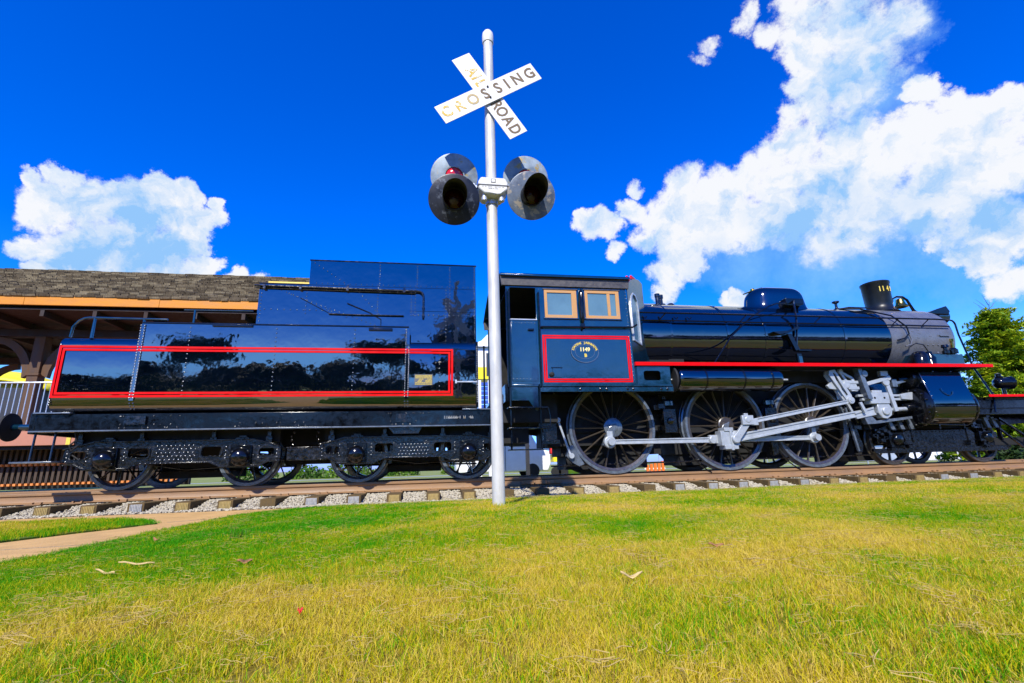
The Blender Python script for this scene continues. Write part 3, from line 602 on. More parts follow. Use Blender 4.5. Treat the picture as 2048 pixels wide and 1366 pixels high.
n = 7000; X = RNG.uniform(-9, 19, n); Y = RNG.uniform(.15, 2.7, n); S_ = RNG.uniform(.03, .06, n)
stones2 = [s.copy() for s in stones]
for s in stones2: C.objects.link(s); s.data = s.data
scatter('ballast_stones_behind', stones2, np.stack([X, Y, np.interp(Y, byv[:, 0], byv[:, 1])+.01], -1), RNG.uniform(-.5, .5, (n, 3))*np.array([1, 1, 12.]), np.stack([S_*1.3, S_, S_*.7], -1), 'ballast between and beyond the rails in the shade')
# ------------------------------------------------------------------ shared wheel builders (local frame: axle along Y, outer face at y = 0)
def spoked_wheel(name, parent, loc, R, nspk, face='steel', crank=None, hub_r=.19, tw=.056, rim_w=.045, lift=0, ang0=0, hubmat='steel', cw=None):
    ty = MB(); ty.lathe((0,0,0), (0,1,0), [(R-tw, .012), (R-tw+.008, 0), (R-.008, 0), (R, .012), (R+.001, .10), (R+.028, .115), (R+.028, .138), (R-.01, .142), (R-tw, .14)], 96, closed=True)
    w = ty.build(name, face, parent, loc=loc)
    MB().lathe((0,0,0), (0,1,0), [(R-tw-rim_w, .02), (R-tw-.001, .006), (R-tw-.001, .135), (R-tw-rim_w, .12)], 96, closed=True).build('rim', 'wheel', w, loc=(0,0,0))
    hb = MB().lathe((0,0,0), (0,1,0), [(.00001, -.03), (hub_r*.9, -.03), (hub_r, -.018), (hub_r, .10), (hub_r*.9, .14), (.00001, .14)], 40).lathe((0,0,0), (0,-1,0), [(hub_r*.45, .028), (hub_r*.45, .042), (.03, .046), (.00001, .046)], 24)
    hb.build('hub', hubmat, w, loc=(0,0,0))
    sp = MB(); ri = hub_r*.9; ro = R-tw-rim_w+.004; vs = []
    pr = [(0, .5), (.32, .33), (.5, 0), (.32, -.33), (0, -.5), (-.32, -.33), (-.5, 0), (-.32, .33)]
    for (rad, wd, dp) in ((ri, .058, .10), (ri+.1, .040, .075), (ro-.06, .032, .062), (ro, .05, .075)):
        wd *= min(1, R/.8+.1); vs += [(a*wd, .06-b*dp*1.0, rad) for a, b in [(x*2*.5, y) for x, y in pr]]
    fs = [(i*8+k, i*8+(k+1) % 8, (i+1)*8+(k+1) % 8, (i+1)*8+k) for i in range(3) for k in range(8)]
    sp.add(vs, fs); so_ = None
    for k in range(nspk):
        a = ang0+2*PI*k/nspk
        if so_ is None: so_ = sp.build('spoke', 'wheel', w, loc=(0,0,0)); q = so_
        else: q = so_.copy(); C.objects.link(q); q.parent = w
        q.rotation_euler = (0, a, 0)
    if cw:     # counterweight: crescent between two angles
        a0, a1 = cw; ro2 = R-tw-.01; pts = [(ro2*math.sin(math.radians(a)), ro2*math.cos(math.radians(a))) for a in np.linspace(a0, a1, 14)]
        MB().prism(pts, .004, .13).build('counterweight', 'wheel', w, loc=(0,0,0), bevel=.008)
    return w
# ================================================================== TENDER
TD = thing('tender', 'glossy navy steam tender with red lined panel and riveted coal bunker', 'tender', (-2.5, YC, 0))
YN = -.68; YF = 2*YC-YN
def sym(prof): return prof+[(2*YC-y, z) for y, z in reversed(prof)]
lo = [(-.40,1.17),(-.50,1.185),(-.60,1.235),(-.655,1.31),(YN,1.42)]
mb = MB()
mb.prism(sym(lo+[(YN,2.22),(-.672,2.285),(-.645,2.335),(-.60,2.37),(-.54,2.385)]), -5.79, -4.655, plane='YZ')
mb.prism(sym(lo+[(YN,2.615),(-.672,2.625)]), -4.655, -.455, plane='YZ')
mb.prism(sym(lo+[(YN,2.22),(-.672,2.285),(-.645,2.335),(-.60,2.37),(-.54,2.385)]), -.455, .765, plane='YZ')
body = mb.build('tank_body', 'plate', TD, smooth=30)
MB().box(-4.67, -.44, YN-.014, YN+.03, 2.622, 2.642).box(-4.65, -.46, YN+.02, YF-.02, 2.625, 2.632).build('tank_top_edge', 'black', TD, bevel=.004)
for x in (-4.655, -.455):
    MB().box(x-.034, x+.034, YN-.010, YN+.002, 1.36, 2.60 if x < -1 else 2.61).build('seam_strip', 'plate', TD, bevel=.002)
MB().box(.73, .775, YN-.012, YN+.02, 1.2, 2.38).build('front_corner_strip', 'plate', TD, bevel=.003)
# bunker
bn = MB(); YB = -.45
bn.prism([(-3.045,2.63),(.765,2.63),(.765,3.935),(-2.225,3.935),(-2.225,3.46),(-3.045,3.46)], YB, YB+.02)
bn.prism([(-3.045,2.63),(.765,2.63),(.765,3.935),(-2.225,3.935),(-2.225,3.46),(-3.045,3.46)], 2*YC-YB-.02, 2*YC-YB)
bn.box(-3.045, -3.03, YB+.02, 2*YC-YB-.02, 2.63, 3.46).box(-2.225, -2.21, YB+.02, 2*YC-YB-.02, 3.44, 3.935).box(.75, .765, YB+.02, 2*YC-YB-.02, 2.4, 3.935).box(-3.03, -2.21, YB+.02, 2*YC-YB-.02, 3.43, 3.45)
bn.prism([(-.455,2.30),(.765,2.30),(.765,2.63),(-.455,2.63)], YB-.004, YB+.016)
bn.build('coal_bunker', 'plate', TD, smooth=30)
MB().box(-2.24, .78, YB-.012, YB+.03, 3.925, 3.945).box(-3.06, -2.225, YB-.012, YB+.03, 3.45, 3.47).box(-.455, .77, YB-.006, YB-.0, 3.0, 3.006).build('bunker_edge', 'black', TD, bevel=.003)
MB().box(-3.04, .76, YB-.004, YB-.0005, 3.452, 3.458).build('bunker_seam', 'black', TD)
MB().box(-3.0, -2.25, -.2, .1, 3.50, 3.60).build('locker_lid', 'gold', TD, bevel=.01)
hp = [(-3.12, YB-.04, 3.40)]+[(-.30, YB-.05, 3.37)]+[(-.30+.1*math.sin(math.radians(a)), YB-.05, 3.27+.1*math.cos(math.radians(a))) for a in (20, 45, 70, 90)]+[(-.20, YB-.05, 2.86)]
MB().tube(hp, .019, 10).tube([(-3.1, YB-.02, 3.365), (-.35, YB-.03, 3.335)], .012, 8).build('bunker_handrail', 'grime', TD)
q = MB()
for x in (-2.95, -2.35, -1.55, -.55): q.box(x-.02, x+.02, YB-.07, YB, 3.34, 3.42)
for z in (3.05, 2.9): q.box(-.225, -.175, YB-.07, YB, z, z+.02)
q.build('rail_bracket', 'grime', TD, stuff=True)
MB().tube([(-1.85, YB-.03, 2.91), (-1.35, YB-.03, 2.90), (-.55, YB-.03, 2.90)], .012, 8).tube([(-1.55, YB-.03, 3.12),(-1.15, YB-.02, 2.95),(-.95, YB-.02, 2.83),(-.95, YB-.02, 2.66)], .007, 6).tube([(-2.35, YB-.01, 3.2),(-1.85, YB-.01, 2.93)], .006, 6).build('bunker_fittings', 'grime', TD)
MB().box(-3.62, -3.0, YN-.03, YN+.06, 2.58, 2.625).build('step_plate', 'black', TD, bevel=.006); MB().box(-1.12, -.72, YN-.03, YN+.06, 2.55, 2.60).build('step_plate', 'black', TD, bevel=.006)
# rivets: rows along seams, far too many to pick apart
def row(mb, p0, p1, n, r=.011, nrm=(0,-1,0)):
    for i in range(n):
        t = i/(n-1); mb.dome([a+(b-a)*t for a, b in zip(p0, p1)], nrm, r*1.35, 7)
rv = MB(); y = YN-.010
for x in (-4.682, -4.628, -.482, -.428): row(rv, (x, y, 1.40), (x, y, 2.58 if abs(x+4.6) < .2 or x < -.45 else 2.26), 27, .012)
for x in (-4.68, -4.63, -.48, -.43): row(rv, (x, -.66, 1.32), (x, -.60, 1.24), 3, .011, (0,-1,-.3))
for x in (-3.95, -2.62, -1.35): row(rv, (x, YN, 1.44), (x, YN, 2.56), 16, .010)
row(rv, (-5.772, YN, 1.3), (-5.772, YN, 2.25), 26, .011); row(rv, (.755, YN-.012, 1.3), (.755, YN-.012, 2.28), 30, .011); row(rv, (.10, YN, 1.5), (.10, YN, 2.2), 10, .009)
yb = YB
row(rv, (-3.0, yb, 2.70), (-3.0, yb, 3.40), 12, .009); row(rv, (-2.93, yb, 2.98), (-1.75, yb, 2.98), 12, .009)
row(rv, (-2.55, yb, 3.28), (-1.05, yb, 2.72), 20, .009); row(rv, (-2.68, yb, 3.34), (-1.55, yb, 2.86), 14, .008)
row(rv, (-2.15, yb, 3.88), (-1.55, yb, 3.47), 9, .009); row(rv, (-1.35, yb, 3.33), (-1.0, yb, 2.94), 7, .009)
for x in (-1.0, -.32, .28): row(rv, (x, yb, 3.47), (x, yb, 3.88), 8, .009)
for x in (-2.25, -1.02, -.42, -.35, .21, .28): row(rv, (x, yb, 2.92), (x, yb, 3.42), 9, .009)
row(rv, (-2.1, yb, 3.49), (.72, yb, 3.49), 30, .008); row(rv, (-.38, yb-.006, 2.93), (.72, yb-.006, 2.93), 13, .010)
row(rv, (.74, yb, 2.5), (.74, yb, 3.9), 30, .009); row(rv, (.21, yb-.006, 2.45), (.21, yb-.006, 2.88), 7, .009)
rv.build('rivets', 'rivet', TD, stuff=True)
# red lining: two parallel bands round the panel
def lining(parent, x0, x1, z0, z1, y, w=.035, gap=.014, skew=0, th=.004):
    for k, (i, nm) in enumerate(((0, 'red_lining_outer'), (w+gap, 'red_lining_inner'))):
        a = (x0+i, x1-i, z0+i, z1-i); mb = MB(); mb.prism([(a[0], a[2]), (a[1], a[2]), (a[1], a[3]), (a[0], a[3])], y-th-.0012*k, y, holes=[[(a[0]+w, a[2]+w), (a[0]+w, a[3]-w), (a[1]-w, a[3]-w), (a[1]-w, a[2]+w)]])
        mb.build(nm, 'red', parent, smooth=0, bevel=.0015)
lining(TD, -5.79+.015, .335, 1.41, 2.235, YN-.0105)
# data plate
dp = MB().box(-.325, -.015, YN-.006, YN+.001, 1.595, 1.785).build('data_plate', 'ink', TD, bevel=.002)
q = MB(); r_ = random.Random(4); ys_ = [1.765, 1.743, 1.722, 1.70, 1.679, 1.657, 1.636, 1.612]
for zz in ys_:
    xx = -.31
    while xx < -.04:
        w_ = r_.uniform(.012, .05); w_ = min(w_, -.03-xx)
        if not (1.64 < zz < 1.71 and (-.20 < xx < -.14 or xx < -.28)): q.box(xx, xx+w_, YN-.009, YN-.006, zz-.0045, zz+.0045)
        xx += w_+.006
q.build('plate_lettering', 'gold', dp, loc=-world_of(dp), smooth=0)
MB().box(.37, .76, YN-.016, YN+.0, 1.645, 1.665).box(.37, .40, YN-.02, YN, 1.625, 1.69).build('grab_iron', 'galv', TD)
# frame and platforms
MB().box(-5.98, .99, -.56, -.46, .925, 1.175).box(-5.98, .99, 2*YC+.46, 2*YC+.56, .925, 1.175).box(-5.95, .95, -.46, 2*YC+.46, 1.02, 1.16).build('frame_sill', 'black', TD, bevel=.006)
MB().box(-6.02, 1.0, -.615, -.46, .900, .922).box(-6.02, 1.0, 2*YC+.46, 2*YC+.615, .900, .922).build('sill_flange', 'steel', TD, bevel=.003)
MB().box(-6.0, -5.5, -.62, 2*YC+.62, 1.178, 1.20).build('footplate', 'steel', TD, bevel=.003); MB().box(.5, 1.05, -.60, 2*YC+.6, 1.178, 1.20).build('footplate', 'steel', TD, bevel=.003)
MB().box(-6.06, -5.98, -.56, 2*YC+.56, .88, 1.20).build('buffer_beam', 'black', TD, bevel=.006)
marks('frame_lettering', 'tie_plate', TD, .19, .70, -.561, 1.055, .05, '||######-| #| -##')
q = MB(); r_ = random.Random(9)
for _ in range(60): q.dome((r_.choice([-4.6, -4.2, -2.9, -2.3, -.5, -.1])+r_.uniform(-.25, .25), -.56, r_.choice([.95, 1.0, 1.13])), (0,-1,0), .013, 6)
q.box(-.62, -.36, -.60, -.56, .98, 1.12).box(-4.75, -4.45, -.60, -.56, 1.0, 1.13)
for x in (-.62, -.5, -.38): q.dome((x, -.61, .94), (0,-1,0), .02, 6)
q.build('frame_bolts', 'grime', TD, stuff=True)
for by_ in (YC-.875, YC+.875):
    bf = MB().lathe((-6.06, by_, 1.03), (-1,0,0), [(.15, 0), (.15, .03), (.085, .05), (.075, .30), (.045, .31), (.045, .60)], 28).build('buffer_stock', 'cabpaint', TD)
    MB().lathe((-6.64, by_, 1.03), (-1,0,0), [(.06, 0), (.22, .02), (.225, .045), (.15, .07), (.00001, .085)], 40).build('buffer_head', 'matte', bf, loc=-world_of(bf))
# hanging rear step and rods
for x in (-5.97, -5.70): MB().tube([(x, -.52, .90), (x+.02, -.56, .46)], .016, 8).build('step_hanger', 'grime', TD)
MB().box(-6.13, -5.58, -.68, -.50, .445, .47).build('step_tread', 'steel', TD, bevel=.004)
MB().tube([(-5.45,-.5,.9),(-5.42,-.5,.78),(-5.50,-.5,.70),(-5.46,-.5,.62),(-5.38,-.5,.7)], .014, 8).tube([(-5.62,-.35,.62),(-5.3,-.35,.40)], .012, 6).build('brake_hose', 'matte', TD)
# tank top rails
MB().tube([(-5.72,-.6,2.39),(-5.71,-.6,2.56)]+[(-5.50-.20*math.cos(math.radians(a)), -.6, 2.53+.19*math.sin(math.radians(a))) for a in (20, 45, 70, 90)]+[(-4.35,-.6,2.71)], .020, 10).build('rear_handrail', 'cabpaint', TD)
for x in (-5.42, -4.70): MB().tube([(x,-.6,2.38),(x,-.6,2.72)], [.024, .018], 10).build('handrail_post', 'cabpaint', TD)
MB().tube([(-4.15,-.55,2.90),(-3.07,-.55,2.905)], .012, 8).tube([(-3.98,-.55,2.64),(-3.98,-.55,2.90)], .018, 8).build('top_handrail', 'cabpaint', TD)
# trucks
def truck(xc, xa, xb, nm):
    """cast side frame between x0 and x1, axles at xa and xb"""
    x0, x1 = xa-.62, xb+.60
    poly = [(x0,.45),(x0+.03,.66),(x0+.28,.72),(x0+.42,.76),(x1-.42,.76),(x1-.22,.70),(x1,.63),(x1,.45),(x1-.04,.41),(x1-.20,.40),(x1-.30,.33),(xb+.25,.31),(xb-.28,.31),(xb-.36,.36),(xb-.50,.405),(xa+.50,.405),(xa+.36,.36),(xa+.28,.31),(xa-.25,.31),(xa-.33,.36),(xa-.45,.41)]
    holes = [list(reversed(rrect(xa+.30, xa+.60, .50, .645, .04))), list(reversed(rrect(xb-.60, xb-.30, .50, .645, .04))), list(reversed(rrect(x0+.12, x0+.33, .49, .61, .035))), list(reversed(rrect(x1-.33, x1-.10, .49, .61, .035)))]
    root = None
    for yy, s in ((-.36, 1), (2*YC+.30, -1)):
        fr = MB(); fr.prism(poly, yy, yy+.06, holes)
        t = fr.build('truck_frame', 'grime', TD, bevel=.008)
        ed = MB(); pth = [(x0,.41),(xa-.45,.405),(xa-.30,.325),(xa+.30,.325),(xa+.46,.395),(xb-.46,.395),(xb-.30,.325),(xb+.30,.325),(x1-.18,.39),(x1,.40)]
        yo = yy-.03 if s > 0 else yy+.06
        for a, b in zip(pth, pth[1:]): ed.prism([(a[0], a[1]), (b[0]+.004, b[1]), (b[0]+.004, b[1]+.022), (a[0], a[1]+.022)], yo, yo+.03)
        tp = [(x0,.66),(x0+.28,.725),(x0+.42,.765),(x1-.42,.765),(x1-.2,.71),(x1,.64)]
        for a, b in zip(tp, tp[1:]): ed.prism([(a[0], a[1]-.02), (b[0]+.004, b[1]-.02), (b[0]+.004, b[1]), (a[0], a[1])], yo, yo+.03)
        ed.build('frame_flange', 'grime', t, loc=-world_of(t), bevel=.004)
        for h in holes:
            hb = MB(); pts = [(p[0], p[1]) for p in h]; cx = sum(p[0] for p in pts)/len(pts); cz = sum(p[1] for p in pts)/len(pts)
            out = [(cx+(p[0]-cx)*1.10, cz+(p[1]-cz)*1.14) for p in pts]; hb.prism(list(reversed(out)), yo+.012, yo+.032, [pts]); hb.build('window_rim', 'grime', t, loc=-world_of(t))
        if s > 0:
            rvv = MB(); n = 9
            for i in range(n):
                for j in range(5): rvv.dome((xa+.70+(xb-xa-1.4)*(i+.5*(j % 2))/(n-.5), yy, .455+.055*j), (0,-1,0), .013, 6)
            for x in (x0+.06, x1-.06, xa-.28, xa+.24, xb-.24, xb+.26):
                for j in range(4): rvv.dome((x, yy, .46+.06*j), (0,-1,0), .012, 6)
            for x in np.linspace(x0+.05, x1-.05, 44): rvv.dome((x, yy-.032, .404 if (abs(x-xa) > .5 and abs(x-xb) > .5) else .5), (0,-1,0), .008, 5)
            rvv.build('truck_rivets', 'rivet', t, loc=-world_of(t), stuff=True)
        for xx in (xa, xb):
            jb = MB(); sy = -1 if s > 0 else 1; y_ = yy if s > 0 else yy+.06
            jb.box(xx-.16, xx+.16, min(y_, y_+sy*.05), max(y_, y_+sy*.05), .33, .66)
            jb.lathe((xx, y_+sy*.03, .475), (0, sy, 0), [(.15, 0), (.148, .05), (.125, .10), (.08, .14), (.03, .155), (.00001, .157)], 24)
            for a in (35, 145, 215, 325): jb.box(xx+.145*math.cos(math.radians(a))-.03, xx+.145*math.cos(math.radians(a))+.03, min(y_+sy*.02, y_+sy*.10), max(y_+sy*.02, y_+sy*.10), .475+.13*math.sin(math.radians(a))-.022, .475+.13*math.sin(math.radians(a))+.022)
            jb.lathe((xx+.01, y_+sy*.17, .455), (0, sy, 0), [(.035, -.03), (.035, .01), (.015, .015), (.00001, .016)], 10)
            jb.build('axle_box', 'black', t, loc=-world_of(t), bevel=.005)
            bb = MB(); bb.box(xx-.06, xx+.06, yy-.01, yy+.07, .66, .82); bb.box(xx-.10, xx+.10, yy-.03, yy+.02, .75, .79); bb.build('pedestal_block', 'grime', t, loc=-world_of(t), bevel=.005)
        for x in (xa+.45, xb-.45, x0+.20, x1-.20):
            bb = MB(); bb.box(x-.05, x+.05, yy-.005, yy+.06, .70, .80); bb.box(x-.03, x+.03, yy+.0, yy+.05, .80, .90); bb.build('spring_hanger', 'grime', t, loc=-world_of(t), bevel=.004)
    for xx in (xa, xb):
        for side in (0, 1):
            w = spoked_wheel('truck_wheel', TD, (xx+2.5, -YC if side == 0 else YC-.0, .49), .49, 9, 'steel', hub_r=.11, tw=.065, rim_w=.03, hubmat='wheel', ang0=.2*xx)
            if side: w.rotation_euler = (0, 0, PI)
        MB().cyl((xx, .1, .49), (xx, 2*YC-.1, .49), .075, n=16).build('axle', 'wheel', TD)
        for yy in (.02, 1.50): MB().prism([(xx+.50,.30),(xx+.56,.32),(xx+.57,.62),(xx+.52,.66)], yy, yy+.10).build('brake_shoe', 'grime', TD, bevel=.006)
    MB().box(xa-.55, xb+.55, -.27, -.12, .72, .97).build('wheel_top_shade_block', 'matte', TD); MB().box(xa+.46, xb-.46, .35, 2*YC-.35, .16, .45).build('wheel_gap_filler', 'matte', TD)  # black boxes added for the sill's shade and to hide the far wheels
    MB().box(xa+.55, xb-.55, .25, 2*YC-.25, .42, .70).box(xa-.5, xb+.5, YC-.15, YC+.15, .60, .9).build('truck_bolster', 'matte', TD)
    MB().tube([(xa-.3, .3, .30),(xb+.2, .3, .27)], .018, 6).tube([(xa+.3, -.02, .42),(xa+1.0, -.02, .30),(xb-.3, -.02, .33)], .014, 6).build('brake_rod', 'grime', TD)
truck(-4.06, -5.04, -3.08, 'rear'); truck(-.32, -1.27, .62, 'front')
MB().box(-2.40, -1.80, -.30, -.1, .40, .60).box(-2.42, -1.78, -.31, -.09, .60, .62).build('tool_box', 'grime', TD, bevel=.006)
MB().box(-3.4, .9, .3, 1.3, .68, 1.0).box(-2.6, -1.7, .4, 1.2, .35, .7).build('underframe_tank', 'matte', TD)
for x0, x1 in ((-2.28, -2.30), (-1.92, -1.85)):
    q = MB()
    for k in range(6): a = k/5; q.lathe((x0+(x1-x0)*a+.02*math.sin(k*2), -.46, .90-.30*a), (1, (k % 2)*1.0, 0), [(.020, -.006), (.026, 0), (.020, .006)], 10, closed=True)
    q.build('safety_chain', 'grime', TD, stuff=True)
MB().prism([(-.75,.90),(-.18,.90),(-.24,.79),(-.66,.79)], -.55, -.42).build('spring_stop', 'grime', TD, bevel=.005)
# gap end: tender front ladder, brake column
MB().tube([(.90,-.50,1.2),(.90,-.50,2.35)], .016, 8).tube([(1.02,-.3,1.2),(1.02,-.3,2.1)], .014, 8).build('front_grab_rail', 'black', TD)
# ================================================================== LOCOMOTIVE
LC = thing('steam_locomotive', 'blue-black steam locomotive with silver side rods, red running board and grey smokebox', 'locomotive', (5.5, YC, 0))
YD = -.70
# cab side with openings
win = [(2.03, 2.645, 2.86, 3.395), (2.82, 3.49, 2.86, 3.405)]
side = [(1.30,1.60),(3.69,1.60),(3.655,3.46),(1.30,3.46)]
def cab_side(y0, y1, nm):
    mb = MB(); holes = [[(a,c),(a,d),(b,d),(b,c)] for a, b, c, d in win]+[[(1.37,2.80),(1.37,3.43),(1.86,3.43),(1.86,2.80)]]
    mb.prism(side, y0, y1, holes); return mb.build(nm, 'cabpaint', LC, bevel=.003)
cab_side(YD, YD+.025, 'cab_side'); cab_side(2*YC-YD-.025, 2*YC-YD, 'cab_side')
# cab front wall, set back towards the centre on each side (visible beyond the corner), with arched window
def front_wall(s):
    p0 = Vector((3.67, YD+.02, 0)) if s > 0 else Vector((3.67, 2*YC-YD-.02, 0)); p1 = Vector((4.42, .22, 0)) if s > 0 else Vector((4.42, 2*YC-.22, 0)); d = (p1-p0)
    L_ = d.length; d.normalize(); nrm_ = Vector((d.y, -d.x, 0))*s
    poly = [(0, 1.60), (L_, 1.60), (L_, 3.95), (L_*.8, 3.96), (L_*.5, 3.88), (L_*.2, 3.72), (0, 3.5)]
    hole = [(.16, 2.5), (.16, 3.2), (.22, 3.36), (.34, 3.46), (.48, 3.46), (.58, 3.38), (.62, 3.2), (.62, 2.5)]
    mb = MB(); mb.prism(poly, 0, .02, [hole]); mb.v = [tuple(p0+d*x+nrm_*y+Vector((0,0,z))) for x, y, z in mb.v]; o = mb.build('cab_front', 'cabpaint', LC)
    def place(m_): m_.v = [tuple(p0+d*x+nrm_*y+Vector((0,0,z))) for x, y, z in m_.v]; return m_
    rim = [(x+(x-.39)*.16, z+(z-2.98)*.07) for x, z in hole]
    place(MB().prism(rim, -.02, .04, [hole])).build('front_window_frame', 'galv', o, loc=-world_of(o))
    place(MB().prism(hole, .006, .012)).build('front_window_pane', 'glass', o, loc=-world_of(o), smooth=0)
    return place
pl = front_wall(1); front_wall(-1)
# red painted trim pieces on the forward cab roof edge
for a, b, c, d_ in ((.20,.42,3.76,3.86),(.50,.80,3.86,3.97),(.86,1.02,3.74,3.84),(.95,1.1,3.62,3.72)):
    q = MB().prism([(a,c),(b,c+.03),(b+.03,d_),(a+.04,d_-.02)], -.05, -.02); pl(q).build('red_roof_trim', 'red', LC, bevel=.004)
q = MB(); q.tube([(.05,-.05,3.55),(.3,-.06,3.62),(.6,-.05,3.45),(.8,-.04,3.2),(.85,-.04,2.7)], .012, 8).tube([(.45,-.05,3.8),(.62,-.05,3.4),(.9,-.05,3.3)], .010, 8); pl(q).build('front_conduit', 'matte', LC)
MB().box(1.24, 1.30, YD-.02, 2*YC-YD+.02, 1.3, 1.6).box(1.30, 3.62, YD+.03, 2*YC-YD-.03, 1.56, 1.60).build('cab_floor', 'black', LC)
# dark interior: backhead, far wall lining
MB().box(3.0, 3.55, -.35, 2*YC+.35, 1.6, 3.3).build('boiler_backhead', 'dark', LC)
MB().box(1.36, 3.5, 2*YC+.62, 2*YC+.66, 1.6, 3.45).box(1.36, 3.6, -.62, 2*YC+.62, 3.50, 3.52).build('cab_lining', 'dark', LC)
# roof
rp = [(YD-.09,3.665),(YD-.05,3.70),(-.30,3.86),(.2,4.0),(YC,4.06)]; rp = rp+[(2*YC-y, z) for y, z in reversed(rp[:-1])]
rin = [(y, z-.03) for y, z in rp]
MB().prism(rp+list(reversed(rin)), 1.20, 3.73, plane='YZ').build('cab_roof', 'cabpaint', LC, bevel=.003)
MB().prism([(1.22,3.462),(3.70,3.462),(3.72,3.64),(1.20,3.64)], YD-.035, YD+.02).box(1.20, 3.72, YD-.05, YD+.0, 3.642, 3.664).build('cab_cornice', 'fascia_metal', LC, bevel=.004)
MB().prism([(1.22,3.462),(3.70,3.462),(3.72,3.64),(1.20,3.64)], 2*YC-YD-.02, 2*YC-YD+.035).build('cab_cornice', 'fascia_metal', LC)
# cab windows: oak frames, panes
for i, (a, b, c, d) in enumerate(win):
    m_ = MB(); t = .05
    m_.prism([(a-.005,c-.01),(b+.005,c-.01),(b+.005,d+.005),(a-.005,d+.005)], YD-.012, YD+.02, [[(a+t,c+t),(a+t,d-t),(b-t*(1.9 if i == 0 else 1.3),d-t),(b-t*(1.9 if i == 0 else 1.3),c+t)]])
    if i == 1: m_.box(b-.235, b-.175, YD-.008, YD+.02, c+t, d-t)
    fr = m_.build('window_frame', 'wood_frame', LC, bevel=.004)
    MB().box(a+.02, b-.03, YD+.006, YD+.010, c+.02, d-.02).build('pane', 'glass', fr, loc=-world_of(fr), smooth=0)
    MB().box(a-.03, b+.03, YD-.03, YD-.001, c-.035, c-.012).build('window_sill', 'cabpaint', fr, loc=-world_of(fr), bevel=.004)
    MB().box(a-.03, b+.03, YD-.022, YD-.001, d+.008, d+.028).build('drip_rail', 'fascia_metal', fr, loc=-world_of(fr), bevel=.003)
# entrance
MB().box(1.38, 1.85, YD-.008, YD+.012, 1.66, 2.795).build('cab_door', 'cabpaint', LC, bevel=.006)
MB().box(1.36, 1.87, YD-.02, YD+.01, 2.795, 2.815).build('door_top_rail', 'galv', LC, bevel=.003)
MB().box(1.69, 1.80, YD-.05, YD-.03, 2.59, 2.625).box(1.77, 1.80, YD-.04, YD-.008, 2.595, 2.62).build('door_handle', 'black', LC, bevel=.006)
for x in (1.30, 1.345, 1.905): MB().tube([(x, YD-.05, 1.55), (x, YD-.05, 3.38 if x != 1.905 else 3.33)], .014, 10).tube([(x, YD-.05, 3.33), (x, YD, 3.33)], .012, 6).tube([(x, YD-.05, 2.6), (x, YD, 2.6)], .012, 6).build('entrance_handrail', 'black', LC)
MB().tube([(1.93, YD-.05, 2.66), (3.70, YD-.05, 2.68), (3.80, YD-.03, 2.74)], .017, 10).tube([(2.72, YD-.05, 2.66),(2.72, YD-.02, 2.62)], .02, 6).tube([(3.55, YD-.05, 2.68),(3.55, YD, 2.68)], .02, 6).tube([(1.95, YD-.05, 2.66),(1.95, YD, 2.66)], .02, 6).build('cab_side_handrail', 'black', LC)
MB().lathe((2.735, YD-.045, 2.74), (0,0,1), [(.012,0),(.03,.04),(.045,.2),(.05,.4),(.035,.6),(.012,.68),(.00001,.69)], 14).box(2.70, 2.77, YD-.05, YD, 2.68, 2.74).build('draught_screen', 'black', LC)
lining(LC, 1.955, 3.635, 1.64, 2.52, YD-.001, w=.028, gap=.012)
# oval builder plate
ov = [(2.745+.265*math.cos(a), 2.205+.205*math.sin(a)) for a in np.linspace(0, 2*PI, 49)[:-1]]
op_ = MB().prism(ov, YD-.012, YD+.001).build('number_plate', 'cabpaint', LC, bevel=.003)
def ring(cx, cz, a, b, t, y0, y1):
    o_ = [(cx+a*math.cos(k), cz+b*math.sin(k)) for k in np.linspace(0, 2*PI, 49)[:-1]]; i_ = [(cx+(a-t)*math.cos(k), cz+(b-t)*math.sin(k)) for k in np.linspace(0, 2*PI, 49)[:-1]]
    return MB().prism(o_, y0, y1, [list(reversed(i_))])
ring(2.745, 2.205, .265, .205, .010, YD-.018, YD-.011).build('plate_rim', 'steel', op_, loc=-world_of(op_)); ring(2.745, 2.205, .19, .135, .007, YD-.016, YD-.011).build('plate_inner_rim', 'steel', op_, loc=-world_of(op_))
txt = 'STATENS JÄRNVÄGAR'
for i, ch in enumerate(txt):
    if ch == ' ': continue
    t = math.radians(166-(166-14)*i/(len(txt)-1)); a, b = .228, .172
    p = (2.745+a*math.cos(t), YD-.014, 2.205+b*math.sin(t)); tx = Vector((a*math.sin(t), 0, -b*math.cos(t))).normalized(); tz = Vector((-tx.z, 0, tx.x))
    text_obj('arc_letter', ch, .058, 'gold', op_, p, tx, tz, .002, .0016)
text_obj('number_1149', '1149', .10, 'cream', op_, (2.745, YD-.014, 2.248), (1,0,0), (0,0,1), .002, .004)
text_obj('class_letter', 'B', .085, 'gold', op_, (2.755, YD-.014, 2.135), (1,0,0), (0,0,1), .002, .004)
MB().box(2.12, 2.28, YD-.014, YD, 1.73, 1.90).build('hatch', 'cabpaint', LC, bevel=.004)
MB().box(2.10, 2.30, YD-.022, YD, 1.90, 1.915).build('hatch_hinge', 'black', LC)
MB().lathe((2.10, YD, 1.78), (0,-1,0), [(.045,0),(.045,.03),(.02,.05),(.00001,.05)], 14).build('hatch_knob', 'matte', LC)
q = MB(); row(q, (1.40, YD-.008, 2.74), (1.83, YD-.008, 2.74), 8, .007); row(q, (1.40, YD-.008, 1.70), (1.83, YD-.008, 1.70), 8, .007); row(q, (1.42, YD, 3.445), (3.6, YD, 3.445), 20, .007); row(q, (3.655, YD, 1.7), (3.635, YD, 3.4), 26, .006); row(q, (1.93, YD, 2.6), (1.93, YD, 3.4), 12, .006)
